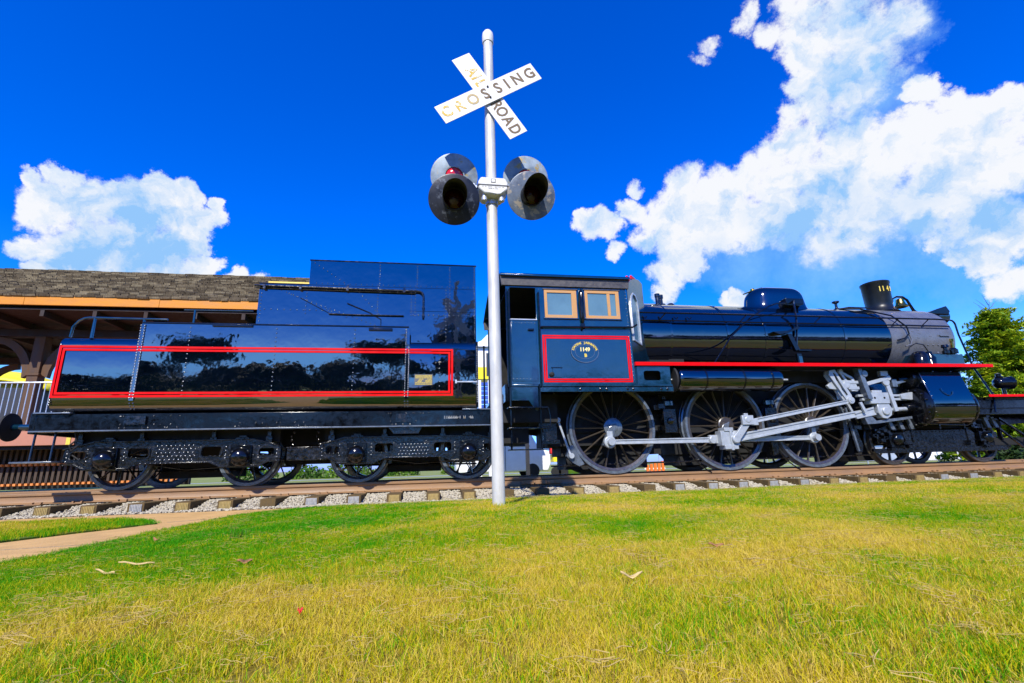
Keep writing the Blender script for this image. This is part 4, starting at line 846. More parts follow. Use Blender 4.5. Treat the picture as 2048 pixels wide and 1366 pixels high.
q.build('cab_rivets', 'rivet', LC, stuff=True)
# beams below the cab
MB().box(1.30, 4.40, YD-.02, YD+.04, 1.565, 1.598).box(1.88, 4.42, YD+.005, YD+.05, 1.47, 1.56).build('cab_support_beam', 'cabpaint', LC, bevel=.004)
q = MB()
for x in (2.62, 3.0, 3.12, 3.52, 3.63, 4.18, 4.3): q.lathe((x, YD+.005, 1.515), (0,-1,0), [(.022,0),(.022,.012),(.01,.018),(.00001,.018)], 10)
for x in (2.56, 3.06, 3.58, 4.12): q.box(x-.004, x+.004, YD+.001, YD+.01, 1.47, 1.56)
q.build('beam_bolts', 'grime', LC, stuff=True)
MB().prism([(1.33,1.60),(1.86,1.60),(1.86,1.18),(1.80,1.13),(1.66,1.32),(1.34,1.32)], YD+.01, YD+.03).build('step_side_plate', 'cabpaint', LC, bevel=.003)
# cab steps
for x in (1.33, 1.86): MB().tube([(x, YD-.03, 1.6), (x, YD-.03, .48)], .017, 8).build('ladder_rail', 'black', LC)
for z in (1.17, .82, .46): MB().box(1.27, 1.97, YD-.16, YD+.03, z, z+.018).build('cab_step', 'grime', LC, bevel=.003)
MB().tube([(1.97, YD-.15, 1.17), (2.0, YD-.15, 1.0), (2.0, YD-.15, .86), (1.96, YD-.15, .82)], .010, 6).build('step_stay', 'black', LC)
# ------------------------------------------------ boiler
BZ, BR = 2.83, .82
def bl(x0, x1, r0, r1, m, nm, **k): return MB().lathe((x0, YC, BZ), (1,0,0), [(r0, 0), (r1, x1-x0)], 72).build(nm, m, LC, smooth=40, **k)
MB().lathe((3.6, YC, BZ), (1,0,0), [(.84, 0), (.84, 1.25), (.825, 1.28), (.82, 6.62)], 80).build('boiler_barrel', 'boiler', LC, smooth=30)
for x in (4.86, 6.15, 7.05, 9.0): MB().lathe((x, YC, BZ), (1,0,0), [(.821, 0), (.829, .003), (.829, .055), (.821, .058)], 80).build('boiler_band', 'boiler', LC, smooth=30)
MB().lathe((10.20, YC, BZ), (1,0,0), [(.81, 0), (.826, .004), (.826, 1.62), (.81, 1.72), (.74, 1.80), (.60, 1.84), (.00001, 1.87)], 80).build('smokebox', 'smokebox', LC, smooth=50)
MB().lathe((12.06, YC, BZ), (1,0,0), [(.60,0),(.60,.03),(.50,.10),(.25,.16),(.00001,.18)], 48).build('smokebox_door', 'smokebox', LC)
# firebox lower part and saddle
MB().box(3.7, 5.2, .2, 2*YC-.2, 1.55, 2.6).build('firebox', 'matte', LC)
MB().prism([(10.45,1.4),(11.75,1.4),(11.75,2.38),(10.6,2.38)], -.05, 2*YC+.05).build('saddle', 'cabpaint', LC, bevel=.01)
MB().box(10.72, 11.74, -.20, -.03, 2.04, 2.36).build('smokebox_saddle_panel', 'cabpaint', LC, bevel=.012)
# small marks and bolts on the smokebox side
q = MB()
def on_boiler(x, z, r=.827): 
    dz = z-BZ; return (x, YC-math.sqrt(max(r*r-dz*dz, 0)), z)
for x, z in [(10.75,2.98),(10.95,2.96),(10.98,2.88),(10.80,2.93),(11.25,2.82),(10.92,2.78)]: q.box(x-.03, x+.03, on_boiler(x, z)[1]-.004, on_boiler(x, z)[1]+.01, z-.012, z+.012)
for i in range(5): q.dome(on_boiler(11.15+.14*i, 2.62), (0,-1,0), .022, 8)
for x in (11.45, 11.72): q.dome(on_boiler(x, 2.45), (0,-1,0), .03, 8)
q.box(11.48, 11.74, on_boiler(11, 2.84)[1]-.03, on_boiler(11, 2.84)[1]+.01, 2.82, 2.85)
q.build('smokebox_bolts', 'smokebox', LC, stuff=True)
MB().box(11.76, 11.80, -.02, .02, 2.5, 2.72).box(11.74, 11.82, -.03, .01, 2.70, 2.76).build('door_lug', 'brass', LC)
# chimney
ch = MB().lathe((10.98, YC, 3.60), (0,0,1), [(.40,0),(.33,.06),(.285,.13),(.275,.20),(.285,.25),(.30,.74),(.315,.76),(.315,.80),(.285,.81),(.27,.60),(.00001,.5)], 48).build('chimney', 'chimney', LC, smooth=45)
ch.rotation_euler = (0, 0, 0)
for i, c in enumerate('1149'):
    a = math.radians((-121, -107, -86, -66)[i]); r_ = .301
    n_ = Vector((math.cos(a), math.sin(a), 0)); tx = Vector((-math.sin(a), math.cos(a), 0))
    text_obj('chimney_number', c, .175, 'gold', ch, Vector((10.98, YC, 4.17))+n_*r_, tx, (0,0,1), .004, .006, sx=.62)
# dome: long rounded cover
dm = MB(); ring_ = []
def stad(hx, r, n=12): 
    return [(hx+r*math.cos(t), r*math.sin(t)) for t in np.linspace(-PI/2, PI/2, n)]+[(-hx+r*math.cos(t), r*math.sin(t)) for t in np.linspace(PI/2, 3*PI/2, n)]
levels = [(3.50,.40,.44),(3.60,.36,.405),(3.68,.345,.39),(3.90,.33,.375),(3.99,.32,.355),(4.07,.30,.31),(4.125,.27,.24),(4.155,.22,.14),(4.165,.12,.04)]
vs = []; cnt = 24
for z, hx, r in levels: vs += [(8.05+p[0], YC+p[1], z) for p in stad(hx, r)]
fs = [(i*cnt+k, i*cnt+(k+1) % cnt, (i+1)*cnt+(k+1) % cnt, (i+1)*cnt+k) for i in range(len(levels)-1) for k in range(cnt)]+[tuple((len(levels)-1)*cnt+k for k in range(cnt))]
dm.add(vs, fs); dmo = dm.build('steam_dome', 'boiler', LC, smooth=45); sb = dmo.modifiers.new('sub', 'SUBSURF'); sb.levels = 1; sb.render_levels = 2
MB().lathe((7.62, YC+.1, 4.13), (-.32,-.10,1), [(.00001,0),(.22,.0),(.235,.015),(.22,.03),(.05,.045),(.04,.08),(.00001,.085)], 36).build('dome_lid', 'brass', LC)
MB().box(7.95, 8.40, YC-.52, YC-.36, 3.62, 3.76).build('sand_valve_box', 'black', LC, bevel=.01)
# pipes on the boiler side
MB().tube([(7.95,.32,3.64),(7.6,.18,3.58),(7.3,.06,3.47),(6.75,-.01,3.17),(6.2,-.03,2.72),(5.67,-.06,2.08)], .016, 8).build('sand_pipe', 'black', LC)
MB().tube([(8.15,.30,3.70),(7.92,.06,3.52),(7.85,-.03,3.2),(7.80,-.04,2.9),(7.72,-.04,2.55)], .022, 8).build('injector_pipe', 'black', LC)
MB().prism([(7.15,2.83),(7.55,2.86),(7.78,2.97),(7.82,2.92),(7.5,2.80),(7.30,2.77)], -.12, .02).prism([(7.52,2.80),(7.62,2.80),(7.76,2.45),(7.66,2.42)], -.08, .0).build('reversing_bracket', 'black', LC, bevel=.006)
MB().box(7.66, 7.96, -.16, -.03, 2.41, 2.43).box(7.66, 7.76, -.09, -.03, 2.10, 2.36).build('bracket_step', 'black', LC)
MB().box(7.68, 7.76, -.10, -.085, 2.12, 2.3).build('step_leg', 'cabpaint', LC)
hr = [(3.85,-.10,3.20),(11.4,-.10,3.20),(11.78,-.09,3.19)]+[(11.78+.12*math.sin(math.radians(a)), -.09, 3.07+.12*math.cos(math.radians(a))) for a in (25, 50, 75, 90)]+[(11.90,-.10,2.85),(11.86,-.25,2.05),(11.84,-.5,1.40),(11.72,-.55,1.02)]
MB().tube(hr, .019, 10).build('boiler_handrail', 'black', LC)
MB().tube([(3.85,-.03,3.055),(11.80,-.03,3.055)], .015, 8).build('boiler_pipe', 'black', LC)
q = MB()
for x in (4.75, 6.6, 8.4, 10.4, 11.2): q.tube([(x, -.10, 3.20), (x-.12, -.0, 3.06)], .012, 6)
for x in (4.3, 4.65, 5.0, 5.3): q.tube([(x, .05, 3.17), (x+.03, .0, 3.10), (x+.06, -.02, 3.14)], .010, 6)
q.build('handrail_stanchions', 'black', LC, stuff=True)
MB().tube([(9.9,.35,3.56),(10.35,.02,3.30),(10.6,-.06,3.02),(10.62,-.06,2.85),(10.5,-.05,2.75),(10.3,-.04,2.70)], .018, 8).tube([(9.9,.35,3.56),(9.55,.55,3.62)], .018, 8).build('smokebox_pipe', 'black', LC)
MB().tube([(10.62,-.06,2.85),(10.66,-.06,2.72),(10.60,-.06,2.60),(10.45,-.06,2.56)], .016, 8).build('lubricator_pipe', 'smokebox', LC)
# air pump, grey, on the smokebox side
q = MB(); q.lathe((10.55, -.22, 2.04), (.18,.15,1), [(.16,0),(.17,.03),(.165,.26),(.12,.34),(.00001,.37)], 24).lathe((10.84, -.20, 2.04), (0,0,1), [(.10,0),(.11,.22),(.06,.3),(.06,.36),(.00001,.38)], 20)
q.build('air_pump', 'black', LC)
q = MB()
for a in range(6): t = a*1.05; q.tube([(10.55+.16*math.cos(t), -.22+.1*math.sin(t), 2.36), (10.6+.13*math.cos(t+.8), -.30, 2.2), (10.62+.1*math.cos(t+1.6), -.34, 2.06)], .009, 5)
q.tube([(10.38,-.2,2.5),(10.5,-.25,2.58),(10.7,-.25,2.55),(10.78,-.25,2.4)], .012, 6); q.build('pump_pipes', 'grime', LC, stuff=True)
q = MB(); q.lathe((11.28,-.22,2.36), (0,0,1), [(.07,0),(.07,.06),(.04,.08),(.04,.13),(.07,.14),(.06,.2),(.00001,.21)], 14).lathe((11.48,-.22,2.36), (0,0,1), [(.09,0),(.09,.08),(.05,.13),(.00001,.14)], 14)
q.build('check_valve', 'black', LC)
# whistle and valves on top
q = MB(); q.lathe((5.15, YC, 3.60), (0,0,1), [(.10,0),(.10,.10),(.045,.12),(.045,.24),(.06,.25),(.06,.33),(.00001,.35)], 16).lathe((5.02, YC-.1, 3.60), (0,0,1), [(.05,0),(.05,.24),(.06,.25),(.06,.32),(.00001,.33)], 14).lathe((5.38, YC, 3.60), (0,0,1), [(.10,0),(.10,.09),(.06,.13),(.00001,.15)], 16)
q.build('safety_valves', 'grime', LC)
MB().lathe((9.75, YC, 3.62), (0,0,1), [(.10,0),(.09,.08),(.03,.12),(.03,.22),(.08,.25),(.08,.28),(.00001,.29)], 16).tube([(9.75,YC,3.70),(10.1,YC,3.76),(10.6,YC-.1,3.72)], .02, 8).build('top_valve', 'grime', LC)
# bell and its yoke
MB().lathe((11.62, YC, 4.03), (0,0,-1), [(.00001,0),(.05,.004),(.085,.03),(.095,.10),(.11,.16),(.15,.205),(.165,.225),(.15,.23),(.12,.20),(.00001,.12)], 32).build('bell', 'brass', LC)
MB().tube([(11.40,YC,3.92),(11.42,YC,4.02),(11.55,YC,4.08),(11.72,YC,4.08),(11.84,YC,4.0),(11.90,YC,3.86),(11.96,YC,3.72),(12.05,YC,3.63)], [.015,.02,.025,.028,.03,.032,.038,.06], 10).build('bell_yoke', 'black', LC)
# lamp visor at the smokebox front
MB().prism([(12.10,3.60),(12.45,3.72),(12.72,3.80),(12.80,3.66),(12.74,3.58),(12.3,3.58)], YC-.20, YC+.20).build('number_lamp_visor', 'black', LC, bevel=.012)
MB().lathe((12.52, YC, 3.56), (1,0,0), [(.14,0),(.16,.02),(.16,.22),(.18,.24),(.18,.27),(.12,.29),(.00001,.29)], 24).build('top_lamp', 'cabpaint', LC)
# ------------------------------------------------ running board
MB().box(3.72, 11.86, -.60, -.02, 2.000, 2.015).build('running_board', 'matte', LC)
MB().box(3.70, 11.86, 2*YC+.02, 2*YC+.60, 2.000, 2.015).build('running_board', 'black', LC)
rd = MB(); rd.box(3.69, 11.90, -.612, -.600, 1.975, 2.045); rd.build('red_valance', 'red', LC, bevel=.003)
MB().box(3.69, 11.90, 2*YC+.600, 2*YC+.612, 1.975, 2.045).build('red_valance', 'red', LC)
MB().prism([(11.1,1.955),(11.88,1.998),(11.2,1.998)], -.58, -.3).build('board_bracket', 'matte', LC)
# blue side sheet under the board behind the cab with a slot
MB().prism([(3.72,1.60),(4.46,1.60),(4.46,1.998),(3.72,1.998)], -.56, -.54, [list(reversed(rrect(3.92,4.26,1.70,1.885,.05)))]).build('splasher_sheet', 'cabpaint', LC)
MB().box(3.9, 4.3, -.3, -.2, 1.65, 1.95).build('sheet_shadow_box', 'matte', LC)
# air reservoir
ar = MB().lathe((4.62,-.42,1.735), (1,0,0), [(.00001,-.05),(.12,-.035),(.20,0),(.228,.04),(.23,.06),(.23,2.12),(.215,2.17),(.13,2.22),(.00001,2.24)], 40).build('air_reservoir', 'boiler', LC)
for x in (5.15, 5.95, 6.55): MB().lathe((x,-.42,1.735), (1,0,0), [(.231,0),(.237,.004),(.237,.03),(.231,.034)], 40).build('reservoir_strap', 'black', ar, loc=-world_of(ar))
MB().lathe((4.58,-.42,1.735), (-1,0,0), [(.24,0),(.25,.02),(.24,.04),(.00001,.05)], 36).build('reservoir_end_plate', 'matte', ar, loc=-world_of(ar))
MB().tube([(4.50,-.45,1.73),(4.72,-.52,1.74)], .014, 6).build('drain_cock', 'galv', ar, loc=-world_of(ar))
MB().tube([(6.8,-.42,1.735),(7.05,-.42,1.735)], .02, 8).build('reservoir_pipe', 'galv', LC)
# ------------------------------------------------ frames
fr = MB(); fr.prism([(1.2,1.0),(1.2,1.55),(3.8,1.55),(4.6,1.35),(7.2,1.4),(8.6,1.4),(10.4,1.5),(11.5,1.35),(13.6,1.30),(13.6,1.05),(11.6,1.0),(10.2,.85),(9.0,.80),(8.5,.72),(6.6,.74),(5.2,.74),(4.2,.80),(2.3,.80),(2.2,1.0)], .22, .26)
fr.prism([(1.2,1.0),(1.2,1.55),(3.8,1.55),(4.6,1.35),(7.2,1.4),(10.4,1.5),(13.6,1.30),(13.6,1.05),(10.2,.85),(8.5,.72),(4.2,.80),(2.3,.80)], 1.38, 1.42)
fr.build('main_frame', 'matte', LC)
MB().box(2.2, 4.4, .3, 1.34, .55, 1.5).box(4.6, 8.8, .32, 1.32, .9, 2.1).box(1.2, 2.3, -.2, 1.8, .98, 1.5).box(1.22, 1.8, .1, 1.5, .62, 1.0).box(2.5, 4.6, .45, 1.2, .36, .95).box(4.9, 9.0, .45, 1.2, .34, .95).box(7.0, 8.8, .5, 1.1, .2, .4).box(2.6, 4.3, .5, 1.2, .10, .5).box(5.0, 6.6, .5, 1.2, .12, .5).box(8.8, 9.4, .3, 1.3, .1, .9).build('ashpan_and_gap_filler', 'matte', LC)  # ashpan plus dark filler boxes added to close bright gaps between wheels
MB().box(2.2, 11.0, -.05, 0.2, 1.75, 1.99).build('inner_valance', 'matte', LC)
r_ = random.Random(3)
q = MB()
for _ in range(46):
    x = r_.choice([2.1, 2.3, 4.6, 4.5, 6.85, 8.7, 8.9, 9.1])+r_.uniform(-.16, .16); z = r_.uniform(.75, 1.45); y = r_.uniform(-.05, .2); s = r_.uniform(.03, .09)
    if r_.random() < .5: q.box(x-s, x+s, y-s, y+s*.5, z-s*.7, z+s*.7)
    else: q.tube([(x, y, z), (x+r_.uniform(-.2, .2), y, z+r_.uniform(-.25, .25))], r_.uniform(.01, .025), 6)
q.build('under_gear_fittings', 'grime', LC, stuff=True)
for x in (4.62, 6.85):
    MB().box(x-.13, x+.13, -.06, .12, .75, 1.22).lathe((x, -.06, .98), (0,-1,0), [(.07,0),(.07,.03),(.04,.05),(.00001,.05)], 14).build('spring_case', 'grime', LC, bevel=.01)
    MB().lathe((x, .0, 1.28), (0,0,1), [(.12,0),(.12,.08),(.09,.12),(.00001,.13)], 16).build('grease_cup', 'cabpaint', LC)
# ------------------------------------------------ driving wheels
DX = (3.44, 5.826, 7.778); PO = (-.15, -.285)
for i, x in enumerate(DX):
    for side in (0, 1):
        w = spoked_wheel('driving_wheel', LC, (x-5.5, -YC if side == 0 else YC, .875), .875, 19, 'steel', hub_r=(.185, .17, .17)[i], tw=.062, rim_w=.05, hubmat='steel' if i == 0 else 'wheel', ang0=.08, cw=(22, 62) if i == 1 else None)
        if side: w.rotation_euler = (0, 0, PI)
        if side == 0:
            MB().prism([(-.09,.02),(.07,.08),(PO[0]+.13,PO[1]+.02),(PO[0]+.05,PO[1]-.10),(PO[0]-.10,PO[1]-.06)], -.05, .05).build('crank_boss', 'steel', w, loc=(0,0,0), bevel=.015)
            MB().cyl((PO[0], -.30, PO[1]), (PO[0], 0, PO[1]), .065, n=20).build('crank_pin', 'silver', w, loc=(0,0,0))
    MB().cyl((x, .1, .875), (x, 2*YC-.1, .875), .10, n=20).build('axle', 'wheel', LC)
# splash guard arcs behind wheels, brake gear
for x in DX[1:]:
    a = [(x+.99*math.cos(math.radians(t)), .875+.99*math.sin(math.radians(t))) for t in np.linspace(150, 245, 18)]
    MB().tube([(p[0], .02, p[1]) for p in a], .012, 6).build('sand_delivery_pipe', 'grime', LC)
MB().prism([(p[0], p[1]) for p in [(DX[0]-.915,.52),(DX[0]-.83,.56),(DX[0]-.62,.20),(DX[0]-.72,.16),(DX[0]-.86,.24),(DX[0]-.97,.36)]], -.03, .07).build('brake_block', 'steel', LC, bevel=.008)
MB().bar((2.33,-.05,1.05), (2.55,-.05,.36), .035, .03).lathe((2.33,-.05,1.02), (0,-1,0), [(.05,0),(.05,.05),(.00001,.05)], 14).lathe((2.56,-.05,.36), (0,-1,0), [(.05,0),(.05,.05),(.00001,.05)], 14).build('brake_hanger', 'silver', LC)
for x in (DX[1]+.98, DX[2]+.98):
    MB().prism([(x-.06,.95),(x+.02,.95),(x+.14,.40),(x+.10,.28),(x-.02,.26),(x-.02,.5)], -.01, .09).build('brake_block', 'grime', LC, bevel=.01)
MB().tube([(2.2,.1,.18),(9.2,.1,.22)], .016, 6).build('brake_pull_rod', 'grime', LC)
MB().box(2.05, 2.32, -.02, .12, .62, 1.30).box(2.0, 2.36, -.06, -.02, .58, .66).box(1.95, 2.2, -.1, 0, .9, 1.2).build('injector_bracket', 'grime', LC, bevel=.006)
# ------------------------------------------------ rods (front of the wheels)
ZP = .875+PO[1]
pins = [x+PO[0] for x in DX]
def rod(p0, p1, w, h0, h1, y0, y1, m='silver', flute=True):
    p0, p1 = Vector((p0[0], 0, p0[1])), Vector((p1[0], 0, p1[1])); d = (p1-p0).normalized(); u = Vector((-d.z, 0, d.x)); mb = MB()
    a = [p0+u*h0/2, p1+u*h1/2, p1-u*h1/2, p0-u*h0/2]; mb.prism([(v.x, v.z) for v in a], y0+w*.3, y1)
    for s in (1, -1):     # flanges standing proud leave a fluted middle
        a = [p0+u*s*h0/2, p1+u*s*h1/2, p1+u*s*h1*.26, p0+u*s*h0*.26]; mb.prism([(v.x, v.z) for v in a], y0, y0+w*.3+.001)
    return mb
def boss(x, z, r, y0, y1): return MB().lathe((x, y0, z), (0,1,0), [(.00001,-.012),(r*.5,-.012),(r*.52,0),(r*.9,0),(r,.012),(r,y1-y0)], 32)
q = rod((pins[0]+.10, ZP), (pins[1]-.16, ZP), .05, .085, .105, -.20, -.145).build('coupling_rod', 'silver', LC, bevel=.003)
b_ = boss(pins[0], ZP, .115, -.21, -.13).box(pins[0]-.05, pins[0]+.06, -.20, -.14, ZP+.09, ZP+.20).build('rod_end', 'silver', LC, bevel=.004)
q = rod((pins[1]+.16, ZP), (pins[2]-.09, ZP), .05, .105, .085, -.19, -.135).build('coupling_rod', 'silver', LC, bevel=.003)
boss(pins[2], ZP, .11, -.20, -.13).box(pins[2]-.04, pins[2]+.06, -.19, -.14, ZP+.09, ZP+.19).build('rod_end', 'silver', LC, bevel=.004)
# main rod big end at the middle pin
XH, ZH = 9.06, 1.115           # crosshead pin
bg_ = MB().box(pins[1]-.20, pins[1]+.18, -.35, -.15, ZP-.12, ZP+.16).box(pins[1]-.13, pins[1]+.06, -.37, -.15, ZP+.15, ZP+.22).box(pins[1]-.15, pins[1]+.13, -.37, -.16, ZP-.19, ZP-.11).box(pins[1]-.02, pins[1]+.035, -.375, -.15, ZP-.21, ZP+.18)
bg_.lathe((pins[1]+.08,-.36,ZP+.02), (0,1,0), [(.00001,0),(.10,0),(.11,.02),(.11,.2)], 28).lathe((pins[1]-.30,-.24,ZP), (0,1,0), [(.00001,0),(.07,0),(.075,.01),(.075,.10)], 20).box(pins[1]-.36, pins[1]-.12, -.22, -.14, ZP-.07, ZP+.09).lathe((pins[1]-.17,-.30,ZP), (0,1,0), [(.00001,0),(.03,0),(.03,.1)], 10)
bg_.build('big_end', 'silver', LC, bevel=.006)
rod((pins[1]+.14, ZP+.02), (XH-.06, ZH-.01), .06, .15, .12, -.33, -.26).build('main_rod', 'silver', LC, bevel=.003)
# return crank and eccentric rod
EX, EZ = 6.02, .90
rc = MB().bar((pins[1]+.06,-.40,ZP-.02), (EX,-.40,EZ-.01), .13, .05).lathe((pins[1]+.08,-.43,ZP), (0,1,0), [(.00001,0),(.07,0),(.085,.015),(.085,.06)], 24).lathe((EX,-.43,EZ), (0,1,0), [(.00001,0),(.06,0),(.07,.015),(.07,.06)], 24)
rc.build('return_crank', 'silver', LC, bevel=.004)
eb = MB().box(EX-.12, EX+.12, -.46, -.40, EZ-.05, EZ+.13).lathe((EX+.0,-.47,EZ+.05), (0,1,0), [(.00001,0),(.055,0),(.065,.01),(.065,.06)], 20).box(EX+.08, EX+.22, -.45, -.40, EZ-.06, EZ+.06).box(EX-.06, EX+.02, -.45, -.40, EZ+.12, EZ+.17)
eb.build('eccentric_rod_end', 'silver', LC, bevel=.008)
LKX, LKZ = 8.40, 1.31
rod((EX+.12, EZ+.02), (LKX-.02, LKZ-.02), .05, .085, .075, -.44, -.39).build('eccentric_rod', 'silver', LC, bevel=.003)
boss(LKX, LKZ, .075, -.46, -.38).build('link_pin', 'silver', LC)
# expansion link (curved, slotted) and its bracket
lk = MB()
for dy in (-.42, -.30):
    pts = [(8.05,1.93),(8.18,1.95),(8.30,1.72),(8.46,1.42),(8.47,1.28),(8.36,1.26),(8.28,1.38),(8.15,1.62),(8.02,1.84)]
    lk.prism(pts, dy, dy+.03, [[(8.12,1.88),(8.17,1.86),(8.25,1.68),(8.38,1.42),(8.33,1.40),(8.20,1.63)]])
lk.build('expansion_link', 'silver', LC, bevel=.004)
MB().prism([(7.98,1.62),(8.10,1.70),(8.40,1.74),(8.66,1.72),(8.70,1.52),(8.55,1.50),(8.42,1.58),(8.20,1.54),(8.02,1.56)], -.37, -.31).lathe((8.42,-.40,1.64), (0,1,0), [(.00001,0),(.07,0),(.08,.01),(.08,.05)], 20).build('link_trunnion', 'silver', LC, bevel=.006)
MB().bar((8.35,-.34,1.93), (8.52,-.34,1.62), .05, .04).bar((8.33,-.34,1.93),(8.62,-.34,1.78), .05, .04).bar((8.62,-.34,1.78),(8.66,-.34,1.50), .06, .04).lathe((8.36,-.38,1.92), (0,1,0), [(.00001,0),(.05,0),(.055,.01),(.055,.06)], 16).box(8.46, 8.72, -.38, -.30, 1.54, 1.60).box(8.46, 8.72, -.38, -.30, 1.66, 1.72).build('lifting_arm', 'silver', LC, bevel=.005)
MB().prism([(8.70,1.99),(8.80,1.99),(8.93,1.33),(8.83,1.33)], -.44, -.30).lathe((8.85,-.45,1.86), (0,1,0), [(.00001,0),(.07,0),(.07,.1)], 16).build('motion_bracket', 'steel', LC, bevel=.005)
MB().bar((8.85,-.36,1.64), (9.46,-.36,1.78), .075, .05, (0,1,0)).lathe((9.47,-.39,1.78), (0,1,0), [(.00001,0),(.05,0),(.055,.01),(.055,.06)], 18).build('radius_rod', 'silver', LC, bevel=.004)
MB().bar((9.42,-.34,1.72), (9.50,-.36,1.08), .085, .05).lathe((9.40,-.38,1.70), (0,1,0), [(.00001,0),(.08,0),(.085,.01),(.085,.05)], 18).box(9.30, 9.48, -.38, -.30, 1.82, 1.93).build('combination_lever', 'silver', LC, bevel=.006)
MB().bar((9.62,-.30,1.66), (10.2,-.30,1.80), .06, .04).box(9.58, 9.70, -.34, -.26, 1.60, 1.76).build('valve_spindle_guide', 'steel', LC, bevel=.004)
# slide bars, crosshead, piston rod
MB().box(8.78, 10.10, -.33, -.25, 1.315, 1.36).box(8.70, 10.10, -.33, -.25, 1.395, 1.44).build('slide_bar', 'silver', LC, bevel=.004)
MB().prism([(9.70,1.44),(9.95,1.48),(10.12,1.47),(10.12,1.36),(9.95,1.32),(9.70,1.34)], -.36, -.24).build('slide_bar_end', 'silver', LC, bevel=.005)
ca = MB().box(8.90, 9.36, -.40, -.22, 1.24, 1.47).box(9.00, 9.24, -.38, -.22, 1.47, 1.52)
ca.build('crosshead', 'silver', LC, bevel=.008)
q = MB()
for x, z in ((9.01,1.36),(9.24,1.36)): q.lathe((x,-.40,z), (0,-1,0), [(.022,0),(.022,.006),(.00001,.006)], 12)
q.build('crosshead_bolt', 'dark', LC)
MB().prism([(9.06,1.25),(9.34,1.25),(9.40,1.14),(9.36,1.0),(9.24,.93),(9.12,.95),(9.05,1.06)], -.38, -.24).lathe((9.22,-.42,1.09), (0,1,0), [(.00001,0),(.075,0),(.085,.012),(.085,.05)], 28).build('crosshead_pin_boss', 'silver', LC, bevel=.012)
rod((8.55, 1.00), (9.02, 1.10), .06, .13, .17, -.34, -.27).build('main_rod_small_end', 'silver', LC, bevel=.006)
MB().cyl((9.36,-.30,1.12), (9.98,-.30,1.14), .042, n=20).build('piston_rod', 'silver', LC)
MB().prism([(8.72,1.05),(8.86,1.08),(9.02,.90),(9.9,.98),(9.9,.93),(9.02,.84),(8.80,.83)], -.32, -.20).build('guide_yoke', 'steel', LC, bevel=.006)
MB().bar((8.62,-.10,1.28),(8.74,-.10,1.0), .05, .05).bar((8.66,-.38,1.27),(8.74,-.38,1.06), .06, .04).build('union_link', 'silver', LC, bevel=.004)
MB().bar((8.60,-.05,1.2),(8.72,-.05,.3), .04, .04).build('rear_guide_stay', 'steel', LC)
# ------------------------------------------------ cylinders
cs_ = [(-.30,2.0),(-.42,1.965),(-.50,1.88),(-.655,1.30),(-.675,1.15),(-.65,1.02),(-.585,.90),(-.50,.83),(-.38,.79),(-.20,.78),(.1,.85),(.2,1.0),(.2,2.0)]
cy = MB().prism(cs_, 10.10, 11.12, plane='YZ').build('cylinder_jacket', 'boiler', LC, smooth=40, bevel=.01)
cs2 = [(2*YC-y, z) for y, z in cs_]
MB().prism(cs2, 10.10, 11.12, plane='YZ').build('cylinder_jacket', 'cabpaint', LC, smooth=40)
MB().lathe((10.10,-.28,1.16), (-1,0,0), [(.40,0),(.41,.02),(.40,.06),(.34,.10),(.22,.13),(.10,.14),(.09,.28),(.06,.30),(.00001,.30)], 48).build('cylinder_cover', 'black', LC)
MB().lathe((10.10,-.24,1.76), (-1,0,0), [(.20,0),(.21,.02),(.20,.08),(.10,.12),(.07,.30),(.00001,.30)], 32).build('valve_chest_cover', 'black', LC)
MB().lathe((11.12,-.28,1.16), (1,0,0), [(.40,0),(.41,.02),(.40,.06),(.30,.12),(.00001,.14)], 48).build('cylinder_cover', 'black', LC)
q = MB()
for a in range(16): t = a*PI/8; q.lathe((10.02,-.28+.36*math.cos(t),1.16+.36*math.sin(t)), (-1,0,0), [(.022,0),(.022,.03),(.012,.045),(.00001,.045)], 6)
for z in np.linspace(.95, 1.85, 12): q.dome((10.12, -.66+max(0, (z-1.3))*.30, z), (-.2,-1,0), .010, 5); q.dome((11.10, -.66+max(0, (z-1.3))*.30, z), (0,-1,0), .010, 5)
for x in (10.45, 10.9): q.dome((x, -.50, 1.90), (0,-1,.4), .025, 6)
q.build('cylinder_studs', 'grime', LC, stuff=True)
MB().tube([(10.55+.13*math.cos(math.radians(t)), -.655+.25*max(0,(1.50+.13*math.sin(math.radians(t))-1.3))-.012, 1.50+.13*math.sin(math.radians(t))) for t in np.linspace(170, 340, 14)], .007, 6).build('curved_weld', 'cabpaint', LC)
MB().box(10.12, 11.10, -.66, -.2, 1.206, 1.212).build('jacket_seam', 'matte', LC)
MB().tube([(9.85,-.45,.82),(10.4,-.5,.78),(11.0,-.5,.76)], .014, 6).tube([(10.3,-.5,.80),(10.3,-.5,.70)], .02, 6).tube([(10.9,-.5,.80),(10.9,-.5,.70)], .02, 6).build('drain_pipe', 'grime', LC)
